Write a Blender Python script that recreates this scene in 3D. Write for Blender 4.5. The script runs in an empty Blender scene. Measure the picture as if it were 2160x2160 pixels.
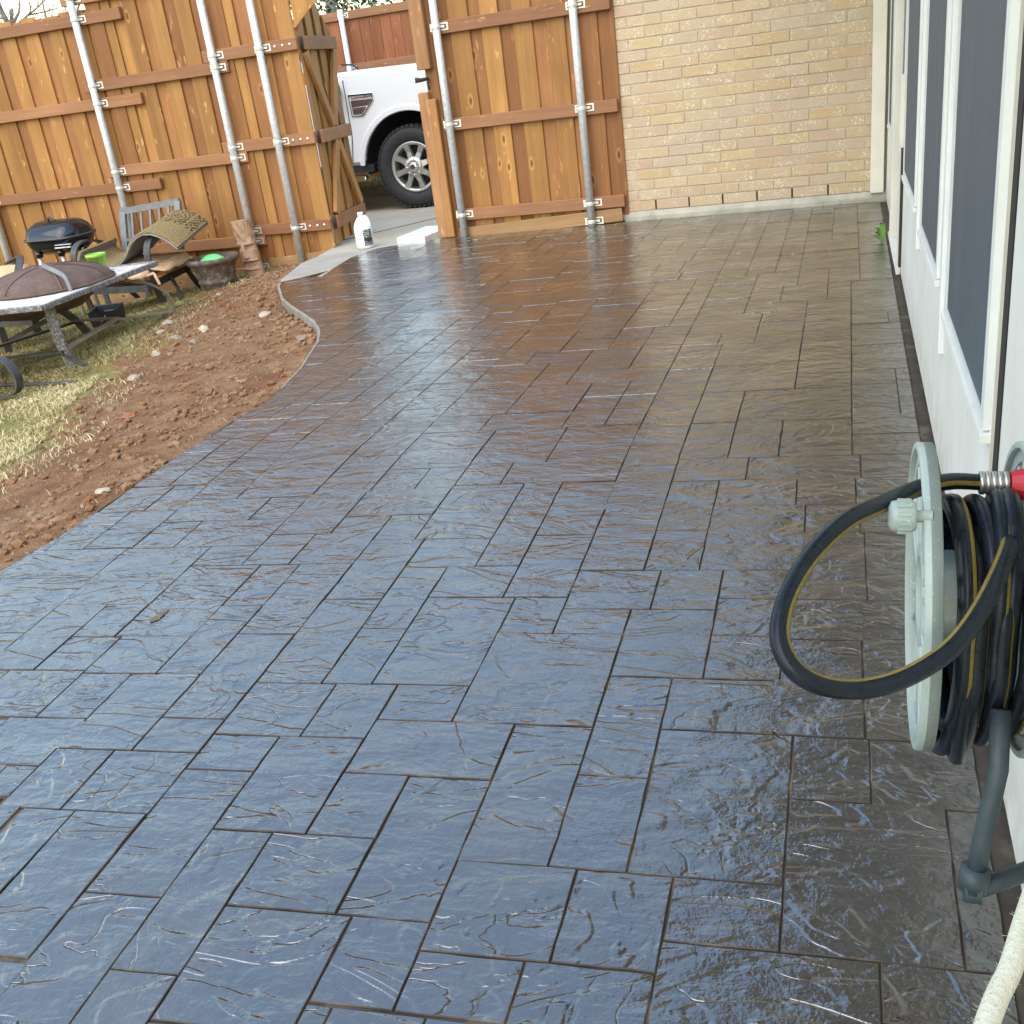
import bpy, bmesh, math, random
import numpy as np
from mathutils import Vector, Matrix, noise as mnoise

rnd = random.Random(7)
sc = bpy.context.scene
COL = sc.collection

# ------------------------------------------------------------------ camera
cam_d = bpy.data.cameras.new('camera')
cam = bpy.data.objects.new('camera', cam_d)
COL.objects.link(cam)
cam_d.sensor_fit = 'HORIZONTAL'
cam_d.sensor_width = 36.0
cam_d.lens = 36.0 * 2140.86 / 2160.0
cam_d.clip_start = 0.02
cam_d.clip_end = 2000
cam.matrix_world = Matrix((
    (0.95007998, -0.008559, 0.31188903, 0.0),
    (0.28691346, 0.4167323, -0.86256296, 0.0),
    (-0.12259156, 0.90898896, 0.39838471, 1.21),
    (0, 0, 0, 1)))
sc.camera = cam

# ------------------------------------------------------------------ sky, sun, exposure
SUN_EL = math.radians(52)
SUN_AZ = math.radians(186)          # clockwise from +Y
w = bpy.data.worlds.new('World')
sc.world = w
w.use_nodes = True
wn = w.node_tree.nodes
bg = wn.get('Background') or wn.new('ShaderNodeBackground')
sky = wn.new('ShaderNodeTexSky')
sky.sky_type = 'NISHITA'
sky.sun_disc = False
sky.sun_elevation = SUN_EL
sky.sun_rotation = SUN_AZ
sky.air_density = 1.9
sky.dust_density = 0.8
sky.ozone_density = 1.0
w.node_tree.links.new(sky.outputs[0], bg.inputs[0])
bg.inputs[1].default_value = 0.15
sun_d = bpy.data.lights.new('sun', 'SUN')
sun_d.energy = 0.9
sun_d.angle = math.radians(75)
sun_d.color = (1.0, 0.91, 0.78)
sun = bpy.data.objects.new('sun', sun_d)
COL.objects.link(sun)
sv = Vector((math.sin(SUN_AZ) * math.cos(SUN_EL), math.cos(SUN_AZ) * math.cos(SUN_EL), math.sin(SUN_EL)))
sun.rotation_euler = sv.to_track_quat('Z', 'Y').to_euler()
sc.view_settings.view_transform = 'Standard'
sc.view_settings.look = 'None'
sc.view_settings.exposure = 1.52
sc.view_settings.gamma = 1.0
sc.view_settings.use_curve_mapping = False

# ------------------------------------------------------------------ object helpers
def tag(o, label=None, cat=None, group=None, kind=None):
    if label: o['label'] = label
    if cat: o['category'] = cat
    if group: o['group'] = group
    if kind: o['kind'] = kind
    return o

def thing(name, label, cat, loc=(0, 0, 0), rz=0.0, group=None):
    o = bpy.data.objects.new(name, None)
    o.empty_display_size = 0.1
    o.location = loc
    o.rotation_euler = (0, 0, rz)
    COL.objects.link(o)
    return tag(o, label, cat, group)

def copy_tree(o, parent=None):
    c = o.copy()
    COL.objects.link(c)
    c.parent = parent
    for ch in list(o.children):
        copy_tree(ch, c)
    return c

class MB:
    """collects shapes into one mesh"""
    def __init__(self):
        self.v = []; self.f = []; self.s = []
    def add(self, vs, fs, smooth=False):
        b = len(self.v)
        self.v += [tuple(p) for p in vs]
        for f in fs:
            self.f.append(tuple(b + i for i in f)); self.s.append(smooth)
        return self
    def box(self, c, s, rot=None):
        x, y, z = s[0] / 2, s[1] / 2, s[2] / 2
        vs = [Vector((i * x, j * y, k * z)) for i in (-1, 1) for j in (-1, 1) for k in (-1, 1)]
        if rot is not None:
            vs = [rot @ p for p in vs]
        c = Vector(c)
        return self.add([p + c for p in vs], [(0, 1, 3, 2), (4, 6, 7, 5), (0, 4, 5, 1), (2, 3, 7, 6), (0, 2, 6, 4), (1, 5, 7, 3)])
    def bb(self, x0, x1, y0, y1, z0, z1):
        return self.box(((x0 + x1) / 2, (y0 + y1) / 2, (z0 + z1) / 2), (x1 - x0, y1 - y0, z1 - z0))
    def prism(self, poly, axis, a, b):
        """poly in the two other axes, extruded along axis 0/1/2 from a to b"""
        def mk(p, t):
            if axis == 0: return (t, p[0], p[1])
            if axis == 1: return (p[0], t, p[1])
            return (p[0], p[1], t)
        n = len(poly)
        vs = [mk(p, a) for p in poly] + [mk(p, b) for p in poly]
        fs = [tuple(range(n)), tuple(range(2 * n - 1, n - 1, -1))]
        fs += [(i, n + i, n + (i + 1) % n, (i + 1) % n) for i in range(n)]
        return self.add(vs, fs)
    def lathe(self, prof, n=24, c=(0, 0, 0), axis='z', cap=False, smooth=True, sy=1.0):
        vs = []; fs = []
        for (r, h) in prof:
            for i in range(n):
                a = 2 * math.pi * i / n
                u, v_ = r * math.cos(a), r * math.sin(a) * sy
                p = (u, v_, h) if axis == 'z' else ((u, h, v_) if axis == 'y' else (h, u, v_))
                vs.append((p[0] + c[0], p[1] + c[1], p[2] + c[2]))
        m = len(prof)
        for k in range(m - 1):
            for i in range(n):
                j = (i + 1) % n
                fs.append((k * n + i, k * n + j, (k + 1) * n + j, (k + 1) * n + i))
        if cap:
            fs.append(tuple(range(n - 1, -1, -1)))
            fs.append(tuple(range((m - 1) * n, m * n)))
        return self.add(vs, fs, smooth)
    def tube(self, path, r, n=8, closed=False, cap=True, flat=None, smooth=True, twist=0.0):
        """swept tube; flat=(a,b): elliptical/flat bar section; r number or list"""
        P = [Vector(p) for p in path]
        m = len(P)
        vs = []; fs = []
        prev = None
        for k in range(m):
            if closed: t = P[(k + 1) % m] - P[k - 1]
            else: t = P[min(k + 1, m - 1)] - P[max(k - 1, 0)]
            if t.length < 1e-9: t = Vector((0, 0, 1))
            t.normalize()
            if prev is None:
                up = Vector((0, 0, 1)) if abs(t.z) < 0.9 else Vector((0, 1, 0))
                u = t.cross(up).normalized()
            else:
                u = (prev - t * prev.dot(t))
                u = u.normalized() if u.length > 1e-6 else t.orthogonal().normalized()
            prev = u
            w_ = t.cross(u)
            rr = r[k] if isinstance(r, (list, tuple)) else r
            for i in range(n):
                a = 2 * math.pi * i / n + twist
                if flat is None:
                    q = u * math.cos(a) * rr + w_ * math.sin(a) * rr
                else:
                    sx = [1, -1, -1, 1][i % 4]; sy = [1, 1, -1, -1][i % 4]
                    q = u * sx * flat[0] / 2 + w_ * sy * flat[1] / 2
                vs.append(P[k] + q)
        K = m if closed else m - 1
        for k in range(K):
            k2 = (k + 1) % m
            for i in range(n):
                j = (i + 1) % n
                fs.append((k * n + i, k * n + j, k2 * n + j, k2 * n + i))
        if cap and not closed:
            fs.append(tuple(range(n - 1, -1, -1)))
            fs.append(tuple(range((m - 1) * n, m * n)))
        return self.add(vs, fs, smooth and flat is None)
    def bar(self, path, w_, t_, closed=False):
        return self.tube(path, 0, n=4, flat=(w_, t_), closed=closed)
    def mesh(self, name, bevel=0.0, segs=1, off=None):
        me = bpy.data.meshes.new(name)
        vs = self.v if off is None else [(p[0] - off[0], p[1] - off[1], p[2] - off[2]) for p in self.v]
        me.from_pydata(vs, [], self.f)
        me.polygons.foreach_set('use_smooth', self.s)
        bm = bmesh.new(); bm.from_mesh(me)
        bmesh.ops.recalc_face_normals(bm, faces=bm.faces)
        if bevel:
            es = [e for e in bm.edges if len(e.link_faces) == 2 and e.calc_face_angle(0) > 0.5]
            bmesh.ops.bevel(bm, geom=es, offset=bevel, segments=segs, affect='EDGES', clamp_overlap=True)
        bm.to_mesh(me); bm.free()
        me.update()
        return me
    def build(self, name, mat, parent=None, bevel=0.0, segs=1, off=None):
        if off is None and parent is not None:
            q = parent
            off = Vector((0, 0, 0))
            while q is not None:
                off = off + q.location; q = q.parent
        me = self.mesh(name, bevel, segs, off)
        me.materials.append(mat)
        o = bpy.data.objects.new(name, me)
        COL.objects.link(o)
        o.parent = parent
        return o

def inst(name, me, loc, parent=None, rot=(0, 0, 0), scale=(1, 1, 1)):
    """object sharing mesh data; loc is given in world terms, parents are unrotated"""
    o = bpy.data.objects.new(name, me)
    COL.objects.link(o)
    q = parent; off = Vector((0, 0, 0))
    while q is not None:
        off = off + q.location; q = q.parent
    o.location = Vector(loc) - off
    o.rotation_euler = rot; o.scale = scale
    o.parent = parent
    return o

def smoothpath(pts, n=8, closed=False):
    """Catmull-Rom"""
    P = [Vector(p) for p in pts]; m = len(P); out = []
    K = m if closed else m - 1
    for k in range(K):
        if closed: a, b, c, d = P[k - 1], P[k], P[(k + 1) % m], P[(k + 2) % m]
        else: a, b, c, d = P[max(k - 1, 0)], P[k], P[k + 1], P[min(k + 2, m - 1)]
        for i in range(n):
            t = i / n
            out.append(0.5 * ((2 * b) + (c - a) * t + (2 * a - 5 * b + 4 * c - d) * t * t + (3 * b - a - 3 * c + d) * t ** 3))
    if not closed: out.append(P[-1])
    return out

# ------------------------------------------------------------------ materials
class N:
    def __init__(self, name):
        self.m = bpy.data.materials.new(name); self.m.use_nodes = True
        self.t = self.m.node_tree; self.n = self.t.nodes; self.l = self.t.links
        self.b = self.n.get('Principled BSDF')
    def new(self, t, **k):
        x = self.n.new(t)
        for a, v in k.items(): setattr(x, a, v)
        return x
    def link(self, a, b): self.l.new(a, b)
    def set(self, name, v):
        if hasattr(v, 'is_linked'): self.link(v, self.b.inputs[name])
        else: self.b.inputs[name].default_value = v
    def coords(self, scale=(1, 1, 1), rnd_off=30.0, rot=(0, 0, 0)):
        tc = self.new('ShaderNodeTexCoord')
        mp = self.new('ShaderNodeMapping')
        mp.inputs['Scale'].default_value = scale
        mp.inputs['Rotation'].default_value = rot
        if rnd_off:
            oi = self.new('ShaderNodeObjectInfo')
            va = self.new('ShaderNodeVectorMath', operation='MULTIPLY_ADD')
            cb = self.new('ShaderNodeCombineXYZ')
            for i in range(3): self.link(oi.outputs['Random'], cb.inputs[i])
            va.inputs[1].default_value = (rnd_off, rnd_off * 1.7, rnd_off * 0.6)
            self.link(cb.outputs[0], va.inputs[0]); self.link(tc.outputs['Object'], va.inputs[2])
            self.link(va.outputs[0], mp.inputs['Vector'])
        else:
            self.link(tc.outputs['Object'], mp.inputs['Vector'])
        return mp.outputs[0]
    def noise(self, vec, scale=5, detail=3, rough=0.5, dist=0.0):
        x = self.new('ShaderNodeTexNoise')
        x.inputs['Scale'].default_value = scale; x.inputs['Detail'].default_value = detail
        x.inputs['Roughness'].default_value = rough; x.inputs['Distortion'].default_value = dist
        self.link(vec, x.inputs['Vector'])
        return x.outputs['Fac']
    def ramp(self, fac, stops, interp='LINEAR'):
        x = self.new('ShaderNodeValToRGB')
        x.color_ramp.interpolation = interp
        e = x.color_ramp.elements
        while len(e) < len(stops): e.new(0.5)
        for i, (p, c) in enumerate(stops):
            e[i].position = p
            e[i].color = c if len(c) == 4 else (*c, 1)
        self.link(fac, x.inputs[0])
        return x.outputs[0]
    def math(self, op, a, b=0.0, c=0.0, clamp=False):
        x = self.new('ShaderNodeMath', operation=op); x.use_clamp = clamp
        for i, v in enumerate((a, b, c)):
            if hasattr(v, 'is_linked'): self.link(v, x.inputs[i])
            else: x.inputs[i].default_value = v
        return x.outputs[0]
    def mix(self, fac, a, b, blend='MIX'):
        x = self.new('ShaderNodeMix', data_type='RGBA', blend_type=blend)
        for s_, v in ((x.inputs[0], fac), (x.inputs[6], a), (x.inputs[7], b)):
            if hasattr(v, 'is_linked'): self.link(v, s_)
            else: s_.default_value = v if not isinstance(v, tuple) else ((*v, 1) if len(v) == 3 else v)
        return x.outputs[2]
    def random(self): return self.new('ShaderNodeObjectInfo').outputs['Random']
    def map(self, v, a, b, c, d):
        x = self.new('ShaderNodeMapRange')
        self.link(v, x.inputs[0])
        for i, q in enumerate((a, b, c, d)): x.inputs[i + 1].default_value = q
        return x.outputs[0]
    def bump(self, h, strength=0.3, dist=0.01):
        x = self.new('ShaderNodeBump')
        x.inputs['Strength'].default_value = strength; x.inputs['Distance'].default_value = dist
        self.link(h, x.inputs['Height']); self.link(x.outputs[0], self.b.inputs['Normal'])
        self.link(x.outputs[0], self.b.inputs['Coat Normal'])

def basic(name, c1, c2=None, rough=0.6, metal=0.0, scale=8, bump=0.0, bscale=60, spec=0.5, vary=0.0, r2=None):
    k = N(name)
    v = k.coords()
    c2 = c2 or tuple(x * 0.7 for x in c1)
    f = k.noise(v, scale, 5, 0.6)
    col = k.ramp(f, [(0.3, c2), (0.7, c1)])
    if vary:
        col = k.mix(1.0, col, k.ramp(k.random(), [(0, (1 - vary,) * 3), (1, (1,) * 3)]), 'MULTIPLY')
    k.set('Base Color', col)
    k.set('Metallic', metal)
    if r2 is None: k.set('Roughness', rough)
    else: k.set('Roughness', k.map(f, 0.3, 0.7, rough, r2))
    k.set('Specular IOR Level', spec)
    if bump: k.bump(k.noise(v, bscale, 4, 0.6), bump, 0.01)
    return k.m

def wood_mat(name, dark, light, axis=2, knots=True, vary=0.35, rough=0.55):
    """stained cedar: streaks along one axis, knots, board-to-board change of tone"""
    k = N(name)
    s = [14.0, 14.0, 14.0]; s[axis] = 1.1
    v = k.coords(tuple(s), 40)
    g = k.noise(v, 1.0, 5, 0.62, 0.35)
    s2 = [90.0, 90.0, 90.0]; s2[axis] = 2.0
    fine = k.noise(k.coords(tuple(s2), 40), 1.0, 3, 0.6)
    col = k.ramp(g, [(0.25, dark), (0.72, light)])
    col = k.mix(k.map(fine, 0.35, 0.7, 0.0, 0.28), col, tuple(x * 0.45 for x in dark))
    r = k.random()
    tone = k.ramp(r, [(0.0, (1 - vary, (1 - vary) * 0.93, (1 - vary) * 0.85)), (0.5, (0.88, 0.87, 0.85)), (1.0, (1.12, 1.1, 1.05))])
    col = k.mix(1.0, col, tone, 'MULTIPLY')
    blot = k.noise(k.coords((1.6, 1.6, 1.6), 11), 1.6, 3, 0.5)
    col = k.mix(k.map(blot, 0.35, 0.7, 0.0, 0.35), col, tuple(x * 0.62 for x in dark))
    fk = k.ramp(k.noise(k.coords(tuple(26.0 if i != axis else 7.0 for i in range(3)), 31), 1.0, 2, 0.5), [(0.68, (0, 0, 0)), (0.74, (1, 1, 1))])
    col = k.mix(k.math('MULTIPLY', fk, 0.45), col, tuple(min(1, x * 1.5 + 0.06) for x in light))
    h = g
    if knots:
        sk = [6.5, 6.5, 6.5]; sk[axis] = 2.6
        vo = k.new('ShaderNodeTexVoronoi'); vo.inputs['Scale'].default_value = 1.0
        vo.inputs['Randomness'].default_value = 1.0
        k.link(k.coords(tuple(sk), 23), vo.inputs['Vector'])
        d = vo.outputs['Distance']
        core = k.ramp(d, [(0.05, (1, 1, 1)), (0.085, (0, 0, 0))])
        ring = k.ramp(d, [(0.075, (0, 0, 0)), (0.1, (1, 1, 1)), (0.17, (0, 0, 0))])
        col = k.mix(k.math('MULTIPLY', ring, 0.35), col, tuple(min(1, x * 1.5) for x in light))
        col = k.mix(k.math('MULTIPLY', core, 0.75), col, tuple(x * 0.3 for x in dark))
    k.set('Base Color', col)
    k.set('Roughness', rough)
    k.set('Specular IOR Level', 0.3)
    k.bump(k.math('ADD', k.math('MULTIPLY', fine, 0.4), g), 0.35, 0.004)
    return k.m

MAT = {}
MAT['picket'] = wood_mat('stained_picket', (0.33, 0.15, 0.042), (0.52, 0.258, 0.08), 2)
MAT['rail'] = wood_mat('stained_rail', (0.27, 0.122, 0.058), (0.38, 0.182, 0.09), 0, knots=False, vary=0.2)
MAT['picket_red'] = wood_mat('redder_picket', (0.27, 0.108, 0.036), (0.43, 0.19, 0.068), 2, vary=0.35)
MAT['kick'] = wood_mat('weathered_kickboard', (0.30, 0.16, 0.07), (0.46, 0.27, 0.13), 0)
MAT['post_wood'] = wood_mat('jamb_timber', (0.30, 0.14, 0.055), (0.46, 0.24, 0.11), 2)
MAT['brace'] = wood_mat('brace_timber', (0.36, 0.165, 0.055), (0.50, 0.25, 0.09), 2, knots=False, vary=0.25)
MAT['far_picket'] = wood_mat('far_fence_picket', (0.24, 0.078, 0.03), (0.36, 0.13, 0.052), 2, vary=0.25)

def galv():
    k = N('galvanised_steel')
    v = k.coords()
    f = k.noise(v, 40, 4, 0.7)
    k.set('Base Color', k.ramp(f, [(0.3, (0.50, 0.51, 0.51)), (0.7, (0.74, 0.75, 0.74))]))
    k.set('Metallic', 0.35); k.set('Roughness', k.map(f, 0.3, 0.7, 0.32, 0.55))
    k.bump(f, 0.08, 0.002)
    return k.m
MAT['galv'] = galv()
MAT['galv_plate'] = basic('bracket_zinc', (0.80, 0.78, 0.70), (0.6, 0.57, 0.48), 0.4, 0.3, 60)
MAT['dark'] = basic('dark_metal_and_gap_shade', (0.03, 0.025, 0.02), rough=0.8)  # for dark metal, and as painted shade in gaps and holes

def brick_mat():
    k = N('tan_brick')
    v = k.coords((1, 1, 1), 25)
    base = k.ramp(k.random(), [(0.0, (0.50, 0.36, 0.222)), (0.18, (0.53, 0.39, 0.243)), (0.34, (0.49, 0.38, 0.268)), (0.5, (0.50, 0.345, 0.242)), (0.64, (0.53, 0.39, 0.2)), (0.78, (0.51, 0.39, 0.27)), (0.9, (0.48, 0.315, 0.21)), (1.0, (0.525, 0.37, 0.178))])
    f = k.noise(v, 16, 5, 0.6)
    col = k.mix(k.map(f, 0.3, 0.7, 0.0, 0.4), base, (0.47, 0.36, 0.24))
    sp = k.noise(v, 75, 3, 0.6)
    patch = k.noise(v, 9, 2, 0.5)
    m = k.math('MULTIPLY', k.ramp(sp, [(0.55, (0, 0, 0)), (0.62, (1, 1, 1))]), k.ramp(patch, [(0.44, (0, 0, 0)), (0.62, (1, 1, 1))]))
    col = k.mix(k.math('MULTIPLY', m, 0.8), col, (0.74, 0.66, 0.50))
    dk = k.ramp(k.noise(v, 110, 2, 0.5), [(0.27, (1, 1, 1)), (0.33, (0, 0, 0))])
    col = k.mix(k.math('MULTIPLY', dk, 0.6), col, (0.2, 0.13, 0.08))
    k.set('Base Color', col); k.set('Roughness', 0.85); k.set('Specular IOR Level', 0.2)
    k.bump(k.math('ADD', f, k.math('MULTIPLY', sp, 0.5)), 0.6, 0.006)
    return k.m
MAT['brick'] = brick_mat()
MAT['mortar'] = basic('brick_mortar', (0.49, 0.42, 0.32), (0.40, 0.34, 0.255), 0.9, 0, 30, 0.3, 120)
MAT['slab_edge'] = basic('dirty_slab_edge', (0.30, 0.25, 0.20), (0.17, 0.14, 0.11), 0.9, 0, 14, 0.5, 60)
MAT['concrete'] = basic('bare_concrete', (0.37, 0.335, 0.28), (0.27, 0.245, 0.205), 0.85, 0, 6, 0.25, 140)
MAT['foundation'] = basic('foundation_concrete', (0.50, 0.46, 0.38), (0.34, 0.31, 0.25), 0.9, 0, 9, 0.5, 60)

def white_paint():
    k = N('white_house_paint')
    v = k.coords((1, 1, 1), 5)
    f = k.noise(v, 2.2, 5, 0.6)
    st = k.noise(k.coords((8, 8, 0.8), 5), 1.5, 4, 0.6)
    col = k.ramp(f, [(0.3, (0.70, 0.66, 0.575)), (0.6, (0.80, 0.77, 0.70))])
    col = k.mix(k.map(st, 0.5, 0.8, 0.0, 0.25), col, (0.58, 0.54, 0.46))
    sx = k.new('ShaderNodeSeparateXYZ'); tc = k.new('ShaderNodeTexCoord'); k.link(tc.outputs['Object'], sx.inputs[0])
    low = k.math('MULTIPLY', k.map(sx.outputs['Z'], 0.02, 0.22, 1.0, 0.0), k.map(k.noise(v, 11, 4, 0.65), 0.35, 0.62, 0.0, 0.55))
    col = k.mix(low, col, (0.42, 0.34, 0.24))
    drip = k.ramp(k.noise(k.coords((26, 26, 0.9), 5), 1.0, 3, 0.55), [(0.62, (0, 0, 0)), (0.72, (1, 1, 1))])
    col = k.mix(k.math('MULTIPLY', drip, 0.35), col, (0.46, 0.42, 0.35))
    d = k.ramp(k.noise(v, 55, 2, 0.5), [(0.24, (1, 1, 1)), (0.28, (0, 0, 0))])
    col = k.mix(k.math('MULTIPLY', d, 0.5), col, (0.25, 0.22, 0.18))
    k.set('Base Color', col); k.set('Roughness', 0.5)
    k.bump(k.noise(v, 30, 4, 0.6), 0.12, 0.006)
    return k.m
MAT['white'] = white_paint()
MAT['trim'] = basic('cream_trim_paint', (0.74, 0.69, 0.59), (0.64, 0.59, 0.49), 0.55, 0, 4, 0.08, 30)
MAT['alu'] = basic('white_window_frame', (0.80, 0.79, 0.75), (0.70, 0.69, 0.65), 0.4, 0, 6)
MAT['tan_strip'] = basic('tan_caulk_strip', (0.62, 0.54, 0.42), (0.5, 0.43, 0.33), 0.7, 0, 12)
MAT['grey_metal'] = basic('painted_flashing', (0.62, 0.60, 0.56), (0.5, 0.49, 0.46), 0.5, 0.2, 30)

def screen_mat():
    k = N('solar_screen')
    v = k.coords((1, 1, 1), 0)
    wv = k.noise(k.coords((10, 10, 0.6), 3), 1.0, 4, 0.6)
    col = k.ramp(wv, [(0.3, (0.070, 0.088, 0.106)), (0.7, (0.094, 0.114, 0.134))])
    k.set('Base Color', col); k.set('Roughness', 0.55); k.set('Specular IOR Level', 0.35)
    k.bump(k.noise(v, 700, 1, 0.5), 0.25, 0.001)
    return k.m
MAT['screen'] = screen_mat()

def patio_mat():
    """stamped slate under wet sealer: terraced cleft relief, brown release colour, gloss"""
    k = N('stamped_slate')
    v = k.coords((1, 1, 1), 17)
    big = k.noise(k.coords((1, 1, 1), 0), 1.3, 4, 0.55)
    mid = k.noise(v, 7, 4, 0.6)
    col = k.ramp(mid, [(0.3, (0.016, 0.010, 0.005)), (0.55, (0.034, 0.019, 0.0075)), (0.75, (0.055, 0.030, 0.010))])
    col = k.mix(k.map(big, 0.38, 0.66, 0.0, 0.65), col, (0.022, 0.018, 0.016))
    col = k.mix(1.0, col, k.ramp(k.random(), [(0, (0.78, 0.76, 0.74)), (1, (1.12, 1.08, 1.02))]), 'MULTIPLY')
    sp = k.ramp(k.noise(v, 160, 3, 0.7), [(0.62, (0, 0, 0)), (0.75, (1, 1, 1))])
    col = k.mix(k.math('MULTIPLY', sp, 0.12), col, (0.25, 0.18, 0.12))
    k.set('Base Color', col)
    # cleft relief
    vc = k.coords((1.0, 2.1, 1.0), 17, (0, 0, math.radians(-34)))
    n1 = k.noise(vc, 2.5, 3.0, 0.5, 1.2)
    q = k.math('MULTIPLY', n1, 8.0)
    fl = k.math('FLOOR', q)
    fr = k.math('SUBTRACT', q, fl)
    st = k.new('ShaderNodeMapRange'); st.interpolation_type = 'SMOOTHSTEP'
    k.link(fr, st.inputs[0])
    for i, z in enumerate((0.72, 1.0, 0.0, 1.0)): st.inputs[i + 1].default_value = z
    ter = k.math('MULTIPLY', k.math('ADD', fl, st.outputs[0]), 1 / 8.0)
    n2 = k.noise(k.coords((1, 2.0, 1), 17, (0, 0, math.radians(-26))), 10, 4, 0.55, 0.6)
    n3 = k.noise(v, 150, 2, 0.6)
    und = k.noise(k.coords((0.8, 1.5, 1), 0), 7.0, 3, 0.5, 0.5)
    h = k.math('ADD', k.math('MULTIPLY', ter, 1.0), k.math('MULTIPLY', n2, 0.36))
    n4 = k.noise(v, 52, 4, 0.65)
    h = k.math('ADD', h, k.math('ADD', k.math('MULTIPLY', n3, 0.045), k.math('MULTIPLY', n4, 0.10)))
    h = k.math('ADD', h, k.math('MULTIPLY', und, 0.62))
    cn = k.noise(k.coords((1.0, 1.7, 1.0), 29, (0, 0, math.radians(-40))), 3.1, 3.0, 0.5, 1.6)
    cl = k.math('ABSOLUTE', k.math('SUBTRACT', cn, 0.5))
    crack = k.map(cl, 0.0, 0.016, 1.0, 0.0)
    cmask = k.map(k.noise(v, 4.0, 2, 0.5), 0.46, 0.60, 0.0, 1.0)
    crack = k.math('MULTIPLY', crack, cmask)
    h = k.math('SUBTRACT', h, k.math('MULTIPLY', crack, 0.095))
    k.set('Base Color', k.mix(k.math('MULTIPLY', crack, 0.6), col, (0.016, 0.011, 0.008)))
    k.bump(h, 1.0, 0.0135)
    wet = k.noise(k.coords((1, 1, 1), 0), 2.1, 4, 0.6)
    k.set('Roughness', k.map(wet, 0.35, 0.65, 0.25, 0.45))
    k.set('IOR', 1.5)
    k.set('Coat Weight', 1.0); k.set('Coat Roughness', k.map(wet, 0.38, 0.68, 0.03, 0.20)); k.set('Coat IOR', 2.2)
    return k.m
MAT['patio'] = patio_mat()
def joint_mat():
    k = N('stamped_joint')
    v = k.coords((1, 1, 1), 0)
    f = k.noise(v, 9, 4, 0.6)
    k.set('Base Color', k.ramp(f, [(0.3, (0.045, 0.034, 0.027)), (0.55, (0.085, 0.064, 0.048)), (0.7, (0.19, 0.145, 0.10))]))
    k.set('Roughness', 0.7); k.set('Specular IOR Level', 0.25)
    k.bump(k.noise(v, 90, 3, 0.6), 0.4, 0.004)
    return k.m
MAT['joint'] = joint_mat()

def soil_mat():
    k = N('lawn_and_soil')
    v = k.coords((1, 1, 1), 0)
    at = k.new('ShaderNodeAttribute'); at.attribute_name = 'soil'
    f = k.noise(v, 9, 6, 0.68)
    f2 = k.noise(v, 2.2, 3, 0.6)
    so = k.ramp(f, [(0.25, (0.13, 0.062, 0.03)), (0.55, (0.25, 0.135, 0.07)), (0.8, (0.32, 0.20, 0.115))])
    so = k.mix(k.map(f2, 0.5, 0.7, 0.0, 0.7), so, (0.15, 0.058, 0.024))
    gr = k.ramp(k.noise(v, 24, 6, 0.7), [(0.3, (0.15, 0.115, 0.04)), (0.6, (0.36, 0.28, 0.11)), (0.8, (0.46, 0.38, 0.18))])
    gr = k.mix(k.map(f2, 0.42, 0.62, 0.0, 0.55), gr, (0.10, 0.115, 0.03))
    m = k.math('ADD', at.outputs['Fac'], k.map(f, 0.3, 0.7, -0.25, 0.25))
    m = k.map(m, 0.42, 0.58, 0.0, 1.0)
    k.set('Base Color', k.mix(m, gr, so)); k.set('Roughness', 0.95); k.set('Specular IOR Level', 0.15)
    k.bump(k.math('ADD', f, k.math('MULTIPLY', k.noise(v, 45, 4, 0.7), 0.5)), 1.0, 0.03)
    return k.m
MAT['soil'] = soil_mat()
def clod_mat():
    k = N('red_clay_clods')
    v = k.coords((1, 1, 1), 0)
    f = k.noise(v, 3.5, 4, 0.65)
    k.set('Base Color', k.ramp(f, [(0.3, (0.19, 0.075, 0.03)), (0.46, (0.24, 0.128, 0.066)), (0.6, (0.28, 0.17, 0.10)), (0.75, (0.36, 0.25, 0.165))]))
    k.set('Roughness', 0.95); k.set('Specular IOR Level', 0.1)
    k.bump(k.noise(v, 70, 4, 0.7), 0.6, 0.01)
    return k.m
MAT['clod'] = clod_mat()
def grass_mat():
    k = N('dormant_grass')
    at = k.new('ShaderNodeAttribute'); at.attribute_name = 'tone'
    k.set('Base Color', k.ramp(at.outputs['Fac'], [(0.0, (0.10, 0.125, 0.03)), (0.25, (0.24, 0.20, 0.08)), (0.6, (0.50, 0.40, 0.19)), (1.0, (0.64, 0.55, 0.33))]))
    k.set('Roughness', 0.7); k.set('Specular IOR Level', 0.2)
    return k.m
MAT['grass'] = grass_mat()
MAT['rock'] = basic('pale_limestone', (0.52, 0.44, 0.33), (0.27, 0.20, 0.14), 0.9, 0, 9, 0.6, 40)
MAT['rock_grey'] = basic('grey_brown_stone', (0.33, 0.26, 0.2), (0.2, 0.15, 0.11), 0.9, 0, 9, 0.6, 40)
MAT['rock_red'] = basic('red_clay_lump', (0.34, 0.13, 0.06), (0.2, 0.07, 0.03), 0.95, 0, 9, 0.7, 40)
MAT['drive'] = basic('driveway_concrete', (0.42, 0.37, 0.295), (0.34, 0.295, 0.23), 0.9, 0, 3, 0.2, 160)

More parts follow.
